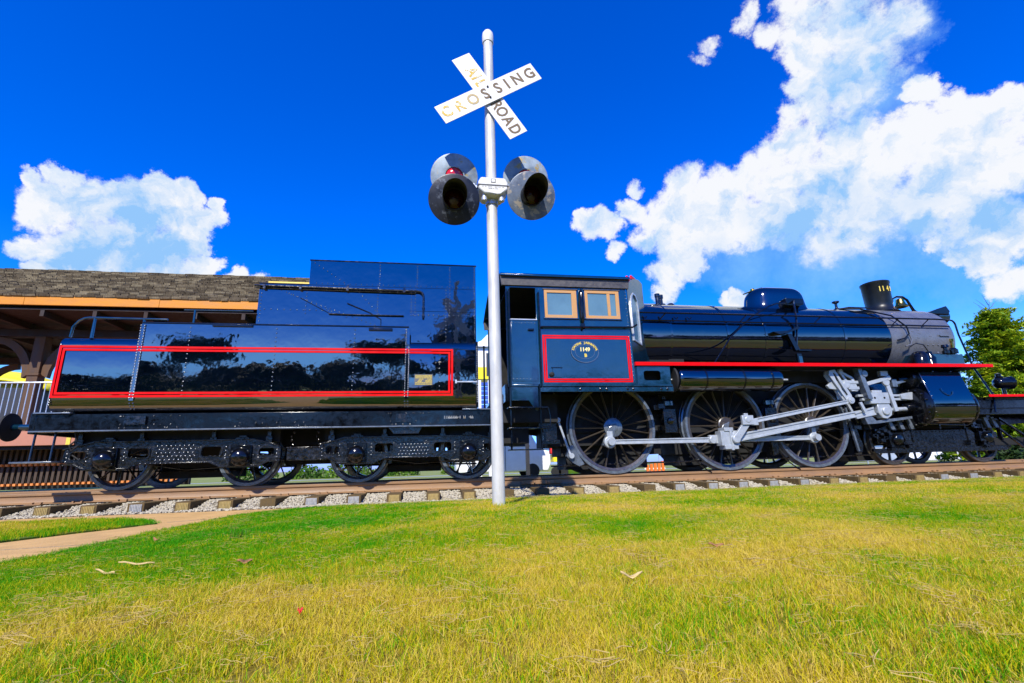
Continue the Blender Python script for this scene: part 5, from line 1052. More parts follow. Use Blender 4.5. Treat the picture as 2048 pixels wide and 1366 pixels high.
# ------------------------------------------------ front deck
MB().box(11.12, 13.9, -.42, 2*YC+.42, 1.30, 1.345).build('front_deck', 'black', LC)
MB().box(11.58, 13.92, -.62, -.42, 1.335, 1.345).box(11.14, 11.6, -.5, -.42, 1.335, 1.345).box(11.58, 13.92, 2*YC+.42, 2*YC+.62, 1.335, 1.345).build('deck_wing', 'black', LC)
MB().box(11.56, 13.93, -.630, -.620, 1.335, 1.385).build('red_deck_edge', 'red', LC, bevel=.002)
MB().box(11.14, 13.9, -.50, -.40, .98, 1.28).box(11.14, 13.9, -.54, -.40, 1.10, 1.115).build('front_sill', 'black', LC, bevel=.006)
MB().box(13.9, 14.0, -.70, 2*YC+.70, .85, 1.36).build('front_buffer_beam', 'black', LC, bevel=.006)
for by_ in (YC-.875, YC+.875): MB().lathe((14.0, by_, 1.03), (1,0,0), [(.15,0),(.15,.03),(.09,.05),(.08,.3),(.05,.31),(.05,.55),(.21,.57),(.22,.60),(.1,.63),(.00001,.63)], 28).build('buffer', 'black', LC)
# headlamp on the deck
hl = MB().lathe((12.42,-.22,1.69), (1,-.18,0), [(.00001,-.05),(.07,-.04),(.115,0),(.12,.02),(.12,.24),(.14,.26),(.145,.30),(.12,.32),(.00001,.31)], 28).build('headlamp', 'black', LC)
MB().cyl((12.53,-.24,1.345), (12.53,-.24,1.60), .035, n=12).lathe((12.5,-.23,1.80), (0,0,1), [(.07,0),(.08,.02),(.05,.05),(.05,.09),(.07,.10),(.00001,.12)], 14).build('lamp_bracket', 'black', hl, loc=-world_of(hl))
# ------------------------------------------------ leading truck
BX = (9.58, 11.85)
for x in BX:
    for side in (0, 1):
        w = spoked_wheel('leading_wheel', LC, (x-5.5, -YC+.01 if side == 0 else YC, .485), .485, 10, 'wheel', hub_r=.11, tw=.06, rim_w=.03, hubmat='wheel', ang0=.1)
        if side: w.rotation_euler = (0, 0, PI)
    MB().cyl((x, .1, .485), (x, 2*YC-.1, .485), .075, n=16).build('axle', 'wheel', LC)
    q = MB(); q.box(x-.17, x+.17, -.16, -.06, .34, .66); q.lathe((x,-.16,.52), (0,-1,0), [(.12,0),(.118,.03),(.09,.07),(.00001,.09)], 20); q.build('axle_box', 'black', LC, bevel=.006)
    for k in range(6): pass
    q = MB()
    for k in range(5): wd = .42-.06*k; q.box(x-wd, x+wd, -.14, -.06, .72+.018*k, .735+.018*k)
    q.box(x-.05, x+.05, -.15, -.05, .70, .83).box(x-.46, x-.42, -.14, -.06, .45, .74).box(x+.42, x+.46, -.14, -.06, .45, .74); q.build('leaf_spring', 'grime', LC, bevel=.003)
MB().prism([(9.0,.28),(9.05,.24),(12.3,.24),(12.45,.30),(12.45,.34),(9.0,.34)], -.14, -.08).build('truck_bottom_bar', 'grime', LC, bevel=.004)
MB().prism([(9.85,.34),(9.80,.66),(9.92,.70),(11.5,.70),(11.6,.62),(11.55,.34),(11.2,.30),(10.2,.30)], -.12, -.07).build('truck_side_frame', 'grime', LC, bevel=.006)
q = MB()
for x in np.linspace(10.05, 11.4, 15): q.dome((x,-.12,.665), (0,-1,0), .016, 6); q.dome((x+.03,-.12,.34), (0,-1,0), .014, 6)
for i in range(60): q.dome((r_.uniform(10.1, 11.35), -.12, r_.uniform(.40, .62)), (0,-1,0), .008, 5)
for _ in range(30):
    x = r_.choice([9.15, 9.4, 9.8, 11.5, 11.7, 12.1])+r_.uniform(-.12, .12); z = r_.uniform(.3, .8); s = r_.uniform(.02, .06); q.box(x-s, x+s, -.2, -.1, z-s*.6, z+s*.6)
q.build('leading_truck_bolts', 'grime', LC, stuff=True)
for x in (9.42, 9.66, 9.9, 11.5, 11.85, 12.05): MB().prism([(x-.02,.95),(x+.06,.95),(x+.14,.72),(x+.05,.72)], -.20, -.15).build('truck_link', 'steel', LC, bevel=.003)
MB().box(8.95, 12.6, .3, 1.3, .55, 1.1).box(9.0, 12.5, -.02, .3, .74, .90).build('truck_centre', 'matte', LC)
MB().bar((12.15,-.25,.92), (12.9,-.25,.42), .03, .05).bar((12.1,-.25,.7), (12.6,-.25,.30), .03, .04).build('guard_iron', 'grime', LC)
MB().tube([(13.05,-.45,.90),(12.85,-.45,.78),(12.72,-.45,.62),(12.70,-.45,.45)], .045, 12).build('air_hose', 'smokebox', LC)
MB().box(12.0, 13.2, -.1, 1.7, .35, .5).build('front_stretcher', 'matte', LC)
# ================================================================== CROSSING SIGNAL
CS = thing('crossing_signal', 'silver railroad crossing post with white crossbuck and four round signal heads', 'crossing signal', (.60, -4.45, -.14))
pz = [(.60+( -.02)*(z/5.2), -4.45, z) for z in (-.2, 1.5, 3.4, 5.06)]
MB().tube(pz, [.060, .058, .056, .054], 28).build('pole', 'pole', CS)
MB().lathe((.58,-4.45,5.02), (0,0,1), [(.062,0),(.066,.01),(.066,.10),(.062,.135),(.045,.165),(.02,.18),(.00001,.183)], 28).build('pole_cap', 'board', CS)
def board(cx, cz, ang, L_, W_, y, nm):
    a = math.radians(ang); dx, dz = math.cos(a), math.sin(a); ux, uz = -dz, dx
    p = [(cx+dx*s*L_/2+ux*t*W_/2, cz+dz*s*L_/2+uz*t*W_/2) for s, t in ((-1,-1),(1,-1),(1,1),(-1,1))]
    o = MB().prism(p, y-.004, y+.004).build(nm, 'board', CS, bevel=.0015); return o, Vector((dx,0,dz)), Vector((ux,0,uz)), Vector((cx, y-.006, cz))
b1, d1, u1, c1 = board(.573, 4.222, -56.6, 1.16, .232, -4.535, 'railroad_board')
b2, d2, u2, c2 = board(.575, 4.240, 33.3, 1.295, .232, -4.560, 'crossing_board')
for ch, s, m_ in (('A',-.36,'letter_worn'),('I',-.27,'letter_worn'),('L',-.18,'letter_worn'),('R',.146,'letter'),('O',.25,'letter'),('A',.38,'letter'),('D',.51,'letter')):
    text_obj('letter', ch, .185, m_ or 'letter_worn', b1, c1+d1*s*.98, d1, u1, .0006, .0045, sx=.82 if s > 0 else .9)
for ch, s, m_ in (('C',-.565,'letter_worn'),('R',-.40,'letter_worn'),('O',-.218,'letter_mid'),('S',-.055,'letter'),('S',.115,'letter'),('I',.24,'letter'),('N',.385,'letter'),('G',.558,'letter')):
    text_obj('letter', ch, .185, m_, b2, c2+d2*s*.99, d2, u2, .0006, .0045, sx=.92)
q = MB()
for s, t in ((-.03, -.06), (.02, .07)): p = c2+d2*s+u2*t; q.lathe((p.x, p.y, p.z), (0,-1,0), [(.012,0),(.012,.008),(.00001,.01)], 10)
q.build('board_bolts', 'matte', CS, stuff=True)
MB().box(.52, .64, -4.53, -4.39, 4.20, 4.26).build('board_clamp', 'galv', CS)
def head(c, tilt, m, hood, front, r=.262):
    c = Vector(c); R = Matrix.Rotation(math.radians(tilt), 3, 'X')
    def T(mb): mb.v = [tuple(c+R@Vector(v)) for v in mb.v]; return mb
    nrm_ = (0, -1, 0)
    o = T(MB().lathe((0,0,0), nrm_, [(.00001,-.004),(r-.012,-.004),(r,-.010),(r,.0),(r-.010,.004),(.00001,.004)], 56)).build('signal_disc', m, CS)
    T(MB().lathe((0,0,0), (0,1,0), [(.125,.0),(.13,.02),(.12,.12),(.07,.17),(.00001,.18)], 28)).build('lamp_housing', 'disc_dark', o, loc=-world_of(o))
    T(MB().lathe((0,0,0), nrm_, [(.118,.004),(.118,.022),(.104,.022),(.104,.004)], 36, closed=True)).build('lens_ring', 'hood' if hood else 'disc_back', o, loc=-world_of(o))
    T(MB().lathe((0,0,0), nrm_, [(.103,.006),(.09,.022),(.05,.035),(.00001,.04)], 30)).build('lens', 'lensdark' if hood else 'lens', o, loc=-world_of(o))
    if hood:
        n = 30; vs = []; fs = []
        for i in range(n+1):
            t = math.radians(-150+300*i/n); l = .11+.21*(1+math.cos(t))/2*hood
            for rr, yy in ((.116,-.004),(.120,-l*.5),(.122,-l)): vs.append((rr*math.sin(t), yy, rr*math.cos(t)))
        for i in range(n):
            for k in (0, 1): a = i*3+k; fs.append((a, a+1, a+4, a+3))
        h = T(MB().add(vs, fs)).build('hood', 'hood', o, loc=-world_of(o)); s = h.modifiers.new('solid', 'SOLIDIFY'); s.thickness = .003
    return o
head((.185,-4.58,2.875), 16, 'disc_dark', 1.0, True); head((.995,-4.58,2.975), 16, 'disc', 1.25, True, .258)
head((.205,-4.12,3.44), 14, 'disc_back', False, False, .268); head((1.04,-4.12,3.475), 14, 'disc_back', False, False, .268)
jb = MB().prism([(.46,3.145),(.72,3.145),(.745,3.10),(.745,3.02),(.69,2.965),(.59,2.95),(.49,2.965),(.435,3.02),(.435,3.10)], -4.60, -4.36).build('junction_box', 'boxw', CS, bevel=.02)
MB().box(.425, .755, -4.605, -4.37, 3.05, 3.062).build('box_seam', 'ink', jb, loc=-world_of(jb))
q = MB().box(.565, .615, -4.603, -4.600, 3.085, 3.13).build('box_emblem', 'ink', jb, loc=-world_of(jb)); MB().box(.572, .608, -4.6045, -4.603, 3.092, 3.123).build('emblem_inset', 'boxw', jb, loc=-world_of(jb))
marks('box_lettering', 'ink', jb, .475, .705, -4.602, 3.035, .010, '#| #- ####|- ##|#-#- ##')
text_obj('box_lettering', 'MADE IN U.S.A.', .016, 'ink', jb, (.59,-4.602,3.015), (1,0,0), (0,0,1), .0005, 0)
q = MB(); 
for x in (.50, .68): q.lathe((x,-4.55,2.93), (0,0,1), [(.03,-.03),(.03,.0),(.02,.02),(.02,.05)], 12)
q.lathe((.59,-4.45,2.93), (0,0,1), [(.068,-.03),(.068,.03),(.058,.03),(.058,-.03)], 20, closed=True).build('pole_clamp', 'galv', CS)
MB().tube([(.44,-4.50,3.06),(.34,-4.47,3.04),(.24,-4.42,2.93)], .026, 10).tube([(.74,-4.50,3.08),(.85,-4.47,3.08),(.95,-4.42,3.0)], .026, 10).tube([(.50,-4.40,3.10),(.33,-4.2,3.22),(.22,-4.02,3.40)], .022, 8).tube([(.68,-4.40,3.10),(.88,-4.2,3.24),(1.02,-4.02,3.43)], .022, 8).build('cross_arm', 'galv', CS)
q = MB()
for x, z in ((.41,3.06),(.385,3.08),(.77,3.09),(.80,3.07)): q.lathe((x,-4.53,z), (0,-1,0), [(.018,0),(.018,.02),(.00001,.02)], 8)
q.build('arm_bolts', 'galv', CS, stuff=True)
# ================================================================== STATION PAVILION
PV = thing('station_pavilion', 'open station pavilion with cedar shake roof and orange eave board behind the tender', 'pavilion', (-10, 8, 0))
EY, EZ, RY, RZ = 5.0, 4.97, 8.5, 7.03; X0, X1 = -17.0, -3.66
BYY = 12.0
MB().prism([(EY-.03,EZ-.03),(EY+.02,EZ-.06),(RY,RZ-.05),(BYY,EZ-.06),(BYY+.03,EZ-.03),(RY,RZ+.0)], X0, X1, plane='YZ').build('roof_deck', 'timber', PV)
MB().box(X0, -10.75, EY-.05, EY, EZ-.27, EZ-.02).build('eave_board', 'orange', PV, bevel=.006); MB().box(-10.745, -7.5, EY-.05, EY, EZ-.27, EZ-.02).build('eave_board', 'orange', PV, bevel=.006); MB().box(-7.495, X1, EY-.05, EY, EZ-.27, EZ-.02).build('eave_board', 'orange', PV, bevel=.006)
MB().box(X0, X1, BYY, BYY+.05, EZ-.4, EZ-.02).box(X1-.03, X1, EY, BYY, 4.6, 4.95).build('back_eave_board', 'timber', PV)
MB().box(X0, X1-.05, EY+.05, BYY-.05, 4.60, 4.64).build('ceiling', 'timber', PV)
for i in range(11):
    x = X0+.4+i*1.25; MB().box(x-.05, x+.05, EY+.06, BYY-.06, 4.42, 4.60).build('ceiling_beam', 'timber', PV, bevel=.005)
for yy in (6.5, 10.4): MB().box(X0, X1-.2, yy-.12, yy+.12, 4.20, 4.42).build('main_beam', 'timber', PV, bevel=.008)
def shake(wd): return MB().add([(-wd/2,0,.004),(wd/2,0,.004),(wd/2,.36,0),(-wd/2,.36,0),(-wd/2,0,.062),(wd/2,0,.062),(wd/2,.36,.012),(-wd/2,.36,.012)], [(0,3,2,1),(4,5,6,7),(0,1,5,4),(1,2,6,5),(2,3,7,6),(3,0,4,7)])
sh_me = None; sl_ = math.atan2(RZ-EZ, RY-EY); rl = math.hypot(RZ-EZ, RY-EY); rows = 17; ex = rl/rows; cnt_s = 0
r_ = random.Random(12); rest = MB(); shk = {}
for j in range(rows+1):
    x = X1-.02-r_.uniform(0, .2)
    while x > X0:
        wd = r_.choice([.18, .24, .30]); xc = x-wd/2; x -= wd+r_.uniform(.006,.022)
        s = -.09+j*ex+r_.uniform(-.015, .015); y = EY+s*math.cos(sl_); z = EZ+s*math.sin(sl_)+r_.uniform(0, .022)
        if j == rows: z += .01
        px_ok = xc > -12.2-j*.15 and xc < -4.3 and j < 18
        if cnt_s < 300 and px_ok:
            if wd not in shk: shk[wd] = shake(wd).build('shingle', 'shingle', PV, loc=(0,0,0), smooth=0, recalc=False); q = shk[wd]
            else: q = shk[wd].copy(); C.objects.link(q)
            q.location = (xc+10, y-8, z); q.rotation_euler = (sl_-.05+r_.uniform(-.02, .02), r_.uniform(-.03, .03), r_.uniform(-.03, .03)); cnt_s += 1
        else:
            m_ = shake(wd); R = Matrix.Rotation(sl_-.05+r_.uniform(-.02, .02), 3, 'X')@Matrix.Rotation(r_.uniform(-.03, .03), 3, 'Y'); rest.add([Vector((xc, y, z))+R@Vector(v) for v in m_.v], m_.f)
rest.build('shingles', 'shingle', PV, smooth=0, recalc=False, stuff=True)
# posts with curved braces
for x in (-11.2, -4.6, -15.8):
    for yy in (6.5, 10.4):
        if yy > 7 and x > -5: continue
        po = MB().box(x-.14, x+.14, yy-.14, yy+.14, 1.2, 4.2).box(x-.17, x+.17, yy-.17, yy+.17, 3.05, 3.12).build('post', 'post', PV, bevel=.01)
        for s in (-1, 1):
            a_ = [(x+s*.14+s*1.05*(1-math.cos(math.radians(t))), 3.1+1.1*math.sin(math.radians(t))) for t in np.linspace(0, 90, 9)]
            o_ = [(p[0]+s*.0, p[1]) for p in a_]; i_ = [(x+s*.14+s*(.18+.9*(1-math.cos(math.radians(t)))), 3.0+1.02*math.sin(math.radians(t))) for t in np.linspace(0, 90, 9)]
            MB().prism(a_+list(reversed(i_)), yy-.07, yy+.07).build('curved_brace', 'post', po, loc=-world_of(po))
MB().box(-10.45, -10.0, 7.6, 7.72, 4.38, 4.42).build('ceiling_lamp', 'yellow', PV)
# platform
PF = thing('station_platform', 'raised wooden platform with terracotta edge board and slatted skirt left of the tender', 'platform', (-10, 6, 0))
PX1 = -5.6
MB().box(-20, PX1, 3.05, 12.5, 1.17, 1.215).build('platform_deck', 'deckred', PF)
MB().box(-20, PX1, 3.0, 3.05, .915, 1.22).build('edge_board', 'deckred', PF, bevel=.006)
MB().box(-20, PX1, 3.10, 3.3, .84, 1.1).build('edge_joist', 'matte', PF)
MB().box(-7.83, -7.75, 2.985, 2.999, .92, 1.215).build('yellow_marker', 'gold', PF)
sl0 = None; en0 = None
for i in range(52):
    x = -11.4+.112*i
    if sl0 is None: sl0 = MB().box(-.028, .028, 0, .04, .07, .86).build('slat', 'slat', PF, loc=(0,0,0), bevel=.004); q = sl0; en0 = MB().box(-.028, .028, -.06, -.001, 0, .05).build('sunlit_tip_block', 'sunlit_tip', q, loc=(0,0,0)); e1 = en0
    else: q = sl0.copy(); C.objects.link(q); e1 = en0.copy(); C.objects.link(e1); e1.parent = q
    q.location = (x+10, 3.62-6, 0); e1.location = (0, 0, .50)
    e2 = en0.copy(); C.objects.link(e2); e2.parent = q; e2.location = (0, 0, .08)
MB().box(-20, PX1, 3.72, 3.8, 0.0, .9).build('skirt_back', 'matte', PF)
o = MB().add([(-20,2.6,-.335),(-4.5,2.6,-.335),(-4.5,3.7,-.10),(-20,3.7,.06)], [(0,1,2,3)]).build('dirt_bank', mat('orange_dirt', (.52,.33,.07), .95, var=.2, vscale=4, bump=.01, bscale=30), smooth=0); tag(o, 'orange dirt bank between the track and the platform skirt', None, kind='structure')
# barrier on the platform
BR_ = thing('crowd_barrier', 'galvanised crowd barrier with upright bars on the platform edge', 'barrier', (-9, 3.5, 1.22))
MB().tube([(-10.1,3.5,1.28),(-10.1,3.5,2.1),(-10.02,3.5,2.25),(-9.86,3.5,2.34),(-9.7,3.5,2.36),(-8.0,3.5,2.37),(-7.95,3.5,1.28)], .022, 10).build('barrier_frame', 'galv', BR_)
MB().tube([(-10.1,3.5,1.36),(-7.95,3.5,1.36)], .016, 8).build('bottom_rail', 'galv', BR_)
b0 = None
for i in range(18):
    x = -9.93+.113*i
    if b0 is None: b0 = MB().tube([(0,0,.14),(0,0,1.13)], .009, 8).build('barrier_bar', 'galv', BR_, loc=(0,0,0)); q = b0
    else: q = b0.copy(); C.objects.link(q)
    q.location = (x+9, 0, 0)
# yellow tent roof and dark stall behind the barrier
p = at(0, 742, 17); w_ = at(75, 742, 17).x-p.x
mb = MB(); n = 20; vs = []; fs = []
for i in range(n+1):
    for j in range(9):
        u_ = i/n; v_ = j/8; x = p.x-3.0+(w_+4.2)*u_; y = 16+3*v_; z = p.z-1.0+1.1*math.sin(PI*min(max(u_*.9+.1, 0), 1))**.6*(.45+.55*math.sin(PI*v_)); vs.append((x, y, z))
for i in range(n):
    for j in range(8): a = i*9+j; fs.append((a, a+1, a+10, a+9))
YT = thing('yellow_tent', 'bright yellow tent roof seen under the pavilion beyond the barrier', 'tent', (p.x, 17, 0))
o = mb.add(vs, fs).build('tent_roof', 'yellow', YT, smooth=60); s = o.modifiers.new('solid', 'SOLIDIFY'); s.thickness = .08
zb = min(v[2] for v in vs)
MB().prism([(p.x-2.9, .0), (p.x+w_+.7, .0), (p.x+w_+.9, zb+.05), (p.x-3.0, zb+.05)], 16.1, 18.9).build('tent_wall', 'blacktarp', YT)
# ------------------------------------------------ things seen through the gaps
KX = thing('kiosk', 'white and yellow kiosk with pointed white roof seen between tender and cab', 'kiosk', (2.2, 8.5, 0))
MB().box(1.35, 3.4, 8, 9.5, 3.68, 4.42).build('kiosk_wall', 'white', KX, bevel=.01)
MB().box(1.34, 3.41, 7.99, 9.51, 3.24, 3.679).build('yellow_band', 'yellow', KX, bevel=.01)
MB().add([(1.2,7.85,4.42),(3.5,7.85,4.42),(3.5,9.65,4.42),(1.2,9.65,4.42),(1.75,8.3,4.75),(2.95,8.3,4.75),(2.95,9.2,4.75),(1.75,9.2,4.75),(2.3,8.75,5.4)], [(0,1,5,4),(1,2,6,5),(2,3,7,6),(3,0,4,7),(4,5,8),(5,6,8),(6,7,8),(7,4,8),(0,3,2,1)]).build('kiosk_roof', 'white', KX, smooth=0)
MB().box(1.88, 2.15, 7.98, 8.0, 3.35, 4.2).build('kiosk_window', 'blacktarp', KX)
for x in (1.4, 3.3): MB().box(x-.06, x+.06, 8.05, 8.17, -.3, 3.24).build('kiosk_leg', 'blacktarp', KX)
BS = thing('blue_steps', 'blue and white stair unit below the kiosk', 'steps', (1.8, 7.5, 0))
MB().box(1.52, 1.62, 7.4, 7.6, -.3, 3.1).box(1.86, 2.0, 7.4, 7.6, -.3, 3.1).build('stair_side', 'white', BS)
for k in range(14): MB().box(1.62, 1.86, 7.42, 7.58, .9+.155*k, .9+.155*k+.11).build('step', 'blue', BS)
VN = thing('white_van', 'white van parked far behind the locomotive cab', 'van', (3.2, 13, 0))
MB().prism([(1.0,-.05),(5.0,-.05),(5.15,.3),(5.1,.75),(4.6,.95),(4.2,1.7),(1.1,1.75),(1.0,1.6)], 12.2, 13.9).build('van_body', 'white', VN, bevel=.05)
for x in (1.75, 4.3):
    for y in (12.2, 13.75): MB().lathe((x, y, -.03), (0,1,0), [(.18,-.01),(.30,0),(.31,.03),(.31,.17),(.2,.18)], 24).build('van_wheel', 'matte', VN)
MB().prism([(3.3,1.0),(4.2,1.0),(3.95,1.55),(3.3,1.58)], 12.19, 12.2).box(3.1, 3.12, 12.19, 12.2, .0, 1.6).build('van_window', 'blacktarp', VN)
BC = MB().lathe((5.9, 11.6, -.30), (0,0,1), [(.30,0),(.34,.1),(.34,.7),(.3,.78),(.00001,.8)], 24).build('green_barrel', 'hedge'); tag(BC, 'green barrel on the ground right of the white van', 'barrel')
q = thing('yellow_cart', 'yellow and red cart with a striped cover beside the green barrel', 'cart', (5.3, 11.5, 0))
MB().box(5.0, 5.5, 11.2, 11.8, .3, .62).build('cart_body', 'yellow', q, bevel=.02); MB().box(4.9, 5.3, 11.25, 11.6, .62, .9).build('cart_cover', 'redthing', q, bevel=.06)
for x in (5.1, 5.4): MB().lathe((x, 11.2, -.1), (0,1,0), [(.2,0),(.22,.02),(.22,.08),(.2,.1)], 16).build('cart_wheel', 'matte', q)
OB = thing('orange_barrier', 'orange slatted barrier on the ground seen between the driving wheels', 'barrier', (6.5, 7, 0))
for k in range(5): MB().box(7.2+.14*k, 7.29+.14*k, 7.0, 7.05, -.3, .10+.03*k).build('barrier_slat', 'orangefence', OB)
MB().box(7.15, 7.9, 7.05, 7.08, -.05, .0).build('barrier_rail', 'white', OB)
# hedge rows, distant fence and building
def foliage(mb, n, f, size, rnd):
    vs = []; fs = []
    for i in range(n):
        c, nr = f(); s = size*rnd.uniform(.6, 1.4); a = Vector((rnd.gauss(0,1), rnd.gauss(0,1), rnd.gauss(0,1))).normalized(); b = a.cross(Vector((rnd.gauss(0,1), rnd.gauss(0,1), rnd.gauss(0,1)))).normalized()
        k = len(vs); vs += [c+a*s, c+b*s*.5, c-a*s, c-b*s*.5]; fs.append((k, k+1, k+2, k+3))
    mb.add(vs, fs)
r_ = random.Random(21)
def bush(x, y, rx, ry, h, n, label, m='hedge', size=.07, z0=-.34):
    def f():
        while True:
            v = Vector((r_.uniform(-1,1), r_.uniform(-1,1), r_.uniform(0,1)))
            if .55 < v.length < 1.0+.12*math.sin(v.x*9+v.y*7): return Vector((x+v.x*rx, y+v.y*ry, z0+v.z*h)), v
    mb = MB(); foliage(mb, n, f, size, r_); o = mb.build('bush', m, smooth=0, recalc=False); tag(o, label, 'bush'); return o
for i, (x, y, rx, h, lab) in enumerate([(-13,30,1.9,1.15,'round green bush far left behind the tender trucks'),(-9.5,31,1.6,1.0,'low green bush second from left far behind the trucks'),(-6.2,30,2.0,1.25,'widest green bush far behind the front tender truck'),(-2.4,32,1.5,1.1,'green bush far behind the gap under the tender'),(2.5,33,1.8,1.2,'far green bush behind the white van'),(12,30,2.2,.9,'far green bush behind the driving wheels')]):
    bush(x, y, rx, 1.0, h, 900, lab, size=.12)
for i, (x, y, rx, ry, h, lab) in enumerate([(17.2,2.9,1.0,.7,.95,'dark low shrub at the foot of the right tree beside the track'),(19.3,3.3,1.3,.9,1.25,'dark shrub at the right edge beside the rails'),(22.5,4.5,1.6,1.0,1.6,'taller dark shrub behind the others at the right edge')]):
    bush(x, y, rx, ry, h, 4500, lab, 'leafdark', .07)
b_ = MB().box(38, 47, 26, 34, -.3, 1.9).build('far_building', 'white'); tag(b_, 'small white building far off under the leading truck', 'building')
rf_ = MB().prism([(25.6,1.9),(30,3.1),(34.4,1.9)], 37.6, 47.4, plane='YZ').build('building_roof', 'redthing', b_)
o = MB().box(-60, 70, 24.5, 26, -.345, -.339).build('road', 'tie_plate', smooth=0); tag(o, 'pale road crossing far behind the train', None, kind='structure')
FN = thing('far_fence', 'thin grey post and wire fence far behind the leading truck', 'fence', (25, 16, 0))
for k in range(16): MB().box(12+k*1.6-.02, 12+k*1.6+.02, 16, 16.04, -.34, .65).build('fence_post', 'galv', FN)
MB().box(12, 36, 16.01, 16.03, .60, .63).box(12, 36, 16.01, 16.03, .2, .22).build('fence_wire', 'galv', FN)
# ------------------------------------------------ trees
def tree_mesh(seed, h, r, n, size, conical=False, bare=False):
    rnd = random.Random(seed); tr = MB(); th = h*(.9 if conical else .62)
    pts = [(0,0,0), (rnd.uniform(-.05,.05)*h*.3, 0, th*.35), (rnd.uniform(-.1,.1)*h*.2, rnd.uniform(-.1,.1)*h*.2, th*.7), (0, 0, th)]
    tr.tube(pts, [h*.028, h*.022, h*.014, h*.004], 8)
    lv = MB(); cl = []
    if conical:
        k = int(90)
        for i in range(k):
            t = .10+.88*(i/k); z = h*t; rr = r*(1-t)**.85*1.05+.05*r; a = i*2.39996+rnd.uniform(-.3, .3); L_ = rr*rnd.uniform(.72, 1.12)
            e_ = Vector((math.cos(a)*L_, math.sin(a)*L_, z-L_*.10+rnd.uniform(-.1,.1)*h*.05)); tr.tube([(0,0,z), e_], [h*.005, h*.0015], 4)
            m = max(3, int(4+L_/r*9))
            for q in range(m): s = (q+.6)/m; cl.append((Vector((0,0,z)).lerp(e_, s)+Vector((rnd.gauss(0,.06),rnd.gauss(0,.06),rnd.gauss(0,.03)))*r, r*.13*(1.15-.4*s), .45))
    else:
        k = 26
        for i in range(k):
            a = i*2.39996; el = rnd.uniform(-.35, 1.0); R_ = r*rnd.uniform(.35, .88); c = Vector((math.cos(a)*math.cos(el)*R_, math.sin(a)*math.cos(el)*R_, h*.62+math.sin(el)*R_*h*.38/r))
            tr.tube([(0,0,th*rnd.uniform(.4,.9)), c], [h*.012, h*.003], 5); cl.append((c, r*rnd.uniform(.26,.42), .8))
    per = max(1, n//len(cl)); vs = []; fs = []
    for c, cr, fl in cl:
        for _ in range(per):
            v = Vector((rnd.gauss(0,1), rnd.gauss(0,1), rnd.gauss(0,1))).normalized()*cr*rnd.uniform(.4, 1.0); v.z *= fl; p = c+v; s = size*rnd.uniform(.6, 1.4)
            d = Vector((rnd.gauss(0,1), rnd.gauss(0,1), rnd.gauss(0,.5))).normalized(); b = d.cross(Vector((rnd.gauss(0,.4), rnd.gauss(0,.4), 1))).normalized(); q = len(vs)
            vs += [p-d*s, p+b*s*.38, p+d*s, p-b*s*.38]; fs.append((q, q+1, q+2, q+3))
    lv.add(vs, fs); return tr, lv
def tree(name, label, loc, seed, h, r, n, size, leaf, conical=False, group=None):
    t = thing(name, label, 'tree', loc, group); tr, lv = tree_mesh(seed, h, r, n, size, conical)
    tr.build('trunk', 'bark', t, loc=(0,0,0)); lv.build('crown', leaf, t, loc=(0,0,0), smooth=0, recalc=False); return t
T1 = tree('cypress_tree', 'pointed yellow-green feathery tree behind the front deck with bare twigs on top', (21.6, 5.8, -.35), 5, 6.0, 2.75, 62000, .085, 'leaf', True)
q = MB(); r_ = random.Random(8)
for i in range(9): a = r_.uniform(0, 6.28); b = Vector((r_.uniform(-.1,.1), r_.uniform(-.1,.1), 5.4+i*.1)); e_ = b+Vector((math.cos(a)*.35, math.sin(a)*.3, r_.uniform(.15,.4))); q.tube([b, e_], [.012, .006], 5); q.tube([b.lerp(e_,.5), e_+Vector((r_.uniform(-.2,.2),0,.12))], .005, 4)
q.build('bare_twigs', 'bark', T1, loc=(0,0,0))
T2 = tree('cypress_tree', 'shorter yellow-green tree at the right edge behind the pointed one', (25.3, 6.6, -.35), 9, 5.8, 3.1, 52000, .085, 'leaf', True)
c = copy_tree(T2, None, (29.2, 8.0, -.35)); c['label'] = 'yellow-green tree just outside the right edge, furthest of its row'; c.rotation_euler = (0, 0, 1.3); c.scale = (1.1, 1.1, 1.2)
T3 = tree('cypress_tree', 'dense low yellow-green tree filling the gap under the front deck', (19.8, 5.2, -.35), 14, 3.6, 1.7, 24000, .075, 'leaf', True)
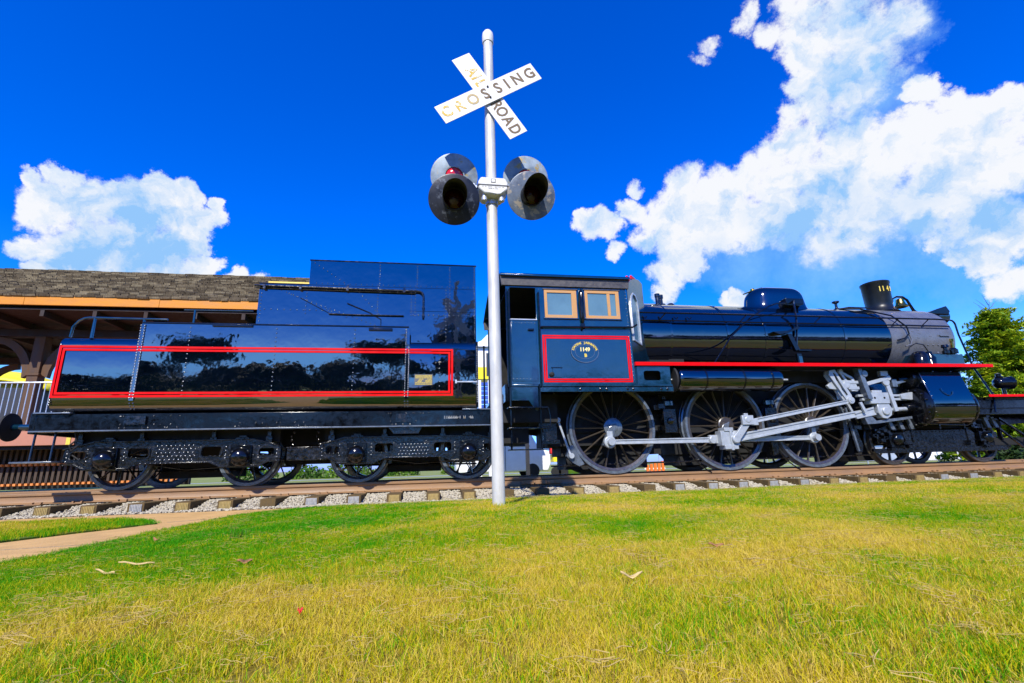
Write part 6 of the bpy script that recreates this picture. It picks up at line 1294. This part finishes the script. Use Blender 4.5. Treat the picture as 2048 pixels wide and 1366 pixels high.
# trees behind the viewer, seen mirrored in the tender and boiler
mir = [(-18.4,-31,11.6,1.5,'slim tall tree behind the viewer, left one mirrored in the tender'),(-15.9,-30,11.6,1.6,'slim tall tree behind the viewer, right one mirrored in the tender'),
 (-24,-36,6.6,3.4,'low spreading tree behind the viewer mirrored at the tender rear end'),(-12.4,-33,6.0,2.8,'rounded tree behind the viewer mirrored in the middle of the tender'),(-7.0,-33,6.6,3.0,'rounded tree behind the viewer mirrored right of the tender middle'),
 (-3.0,-30,11.4,3.2,'broad tall tree behind the viewer mirrored near the tender front'),(2.6,-28,13.6,3.3,'tallest tree behind the viewer mirrored in the coal bunker'),(7.5,-34,8.5,3.8,'broad tree behind the viewer mirrored in the cab corner'),
 (13,-33,9.6,4.0,'broad tree behind the viewer mirrored in the rear of the boiler'),(20,-36,10.2,4.4,'broad tree behind the viewer mirrored in the middle of the boiler'),(28,-34,9.4,4.2,'broad tree behind the viewer mirrored in the front of the boiler'),
 (-31,-38,8.0,4.0,'broad tree behind the viewer far to the left'),(37,-38,9.5,4.6,'broad tree behind the viewer far to the right'),(-18,-42,6.0,4.5,'low distant tree behind the viewer between the slim pair and the round one'),(47,-30,9,4.5,'last tree behind the viewer to the right')]
tp = tree('broad_tree', mir[3][4], (mir[3][0], mir[3][1], -.35), 31, 8, 3.4, 17000, .2, 'leafdark', group='trees behind the viewer'); tp.scale = (mir[3][3]/3.4, mir[3][3]/3.4, (mir[3][2]+.35)/9.6)
for i, (x, y, h, r, lab) in enumerate(mir):
    if i == 3: continue
    c = copy_tree(tp, None, (x, y, -.35)); c['label'] = lab; c.scale = (r/3.4, r/3.4, (h+.35)/9.6); c.rotation_euler = (0, 0, i*1.7)
hd = MB(); r_ = random.Random(77)
def fh(): x = r_.uniform(-60, 70); return Vector((x, -44+r_.uniform(-1.5, 1.5), -.35+r_.uniform(0, 1)**.7*(3.0+1.0*math.sin(x*.35)+.7*math.sin(x*1.1)))), None
foliage(hd, 22000, fh, .35, r_); o = hd.build('far_tree_line', 'leafdark', smooth=0, recalc=False); tag(o, 'dark far tree line behind the viewer mirrored along the train', None, kind='stuff')
hd = MB()
def fh2(): x = r_.uniform(-48, 60); return Vector((x, -30+r_.uniform(-1.2, 1.2), -.35+r_.uniform(0, 1)**.8*(1.9+.7*math.sin(x*.6)+.5*math.sin(x*1.7)))), None
foliage(hd, 20000, fh2, .24, r_); o = hd.build('reflection_shrub_belt', 'leafdark', smooth=0, recalc=False); tag(o, 'dark belt of shrubs added behind the viewer to darken the mirrored strip below the trees', None, kind='stuff')  # shrubs added to darken bright patches mirrored in the train
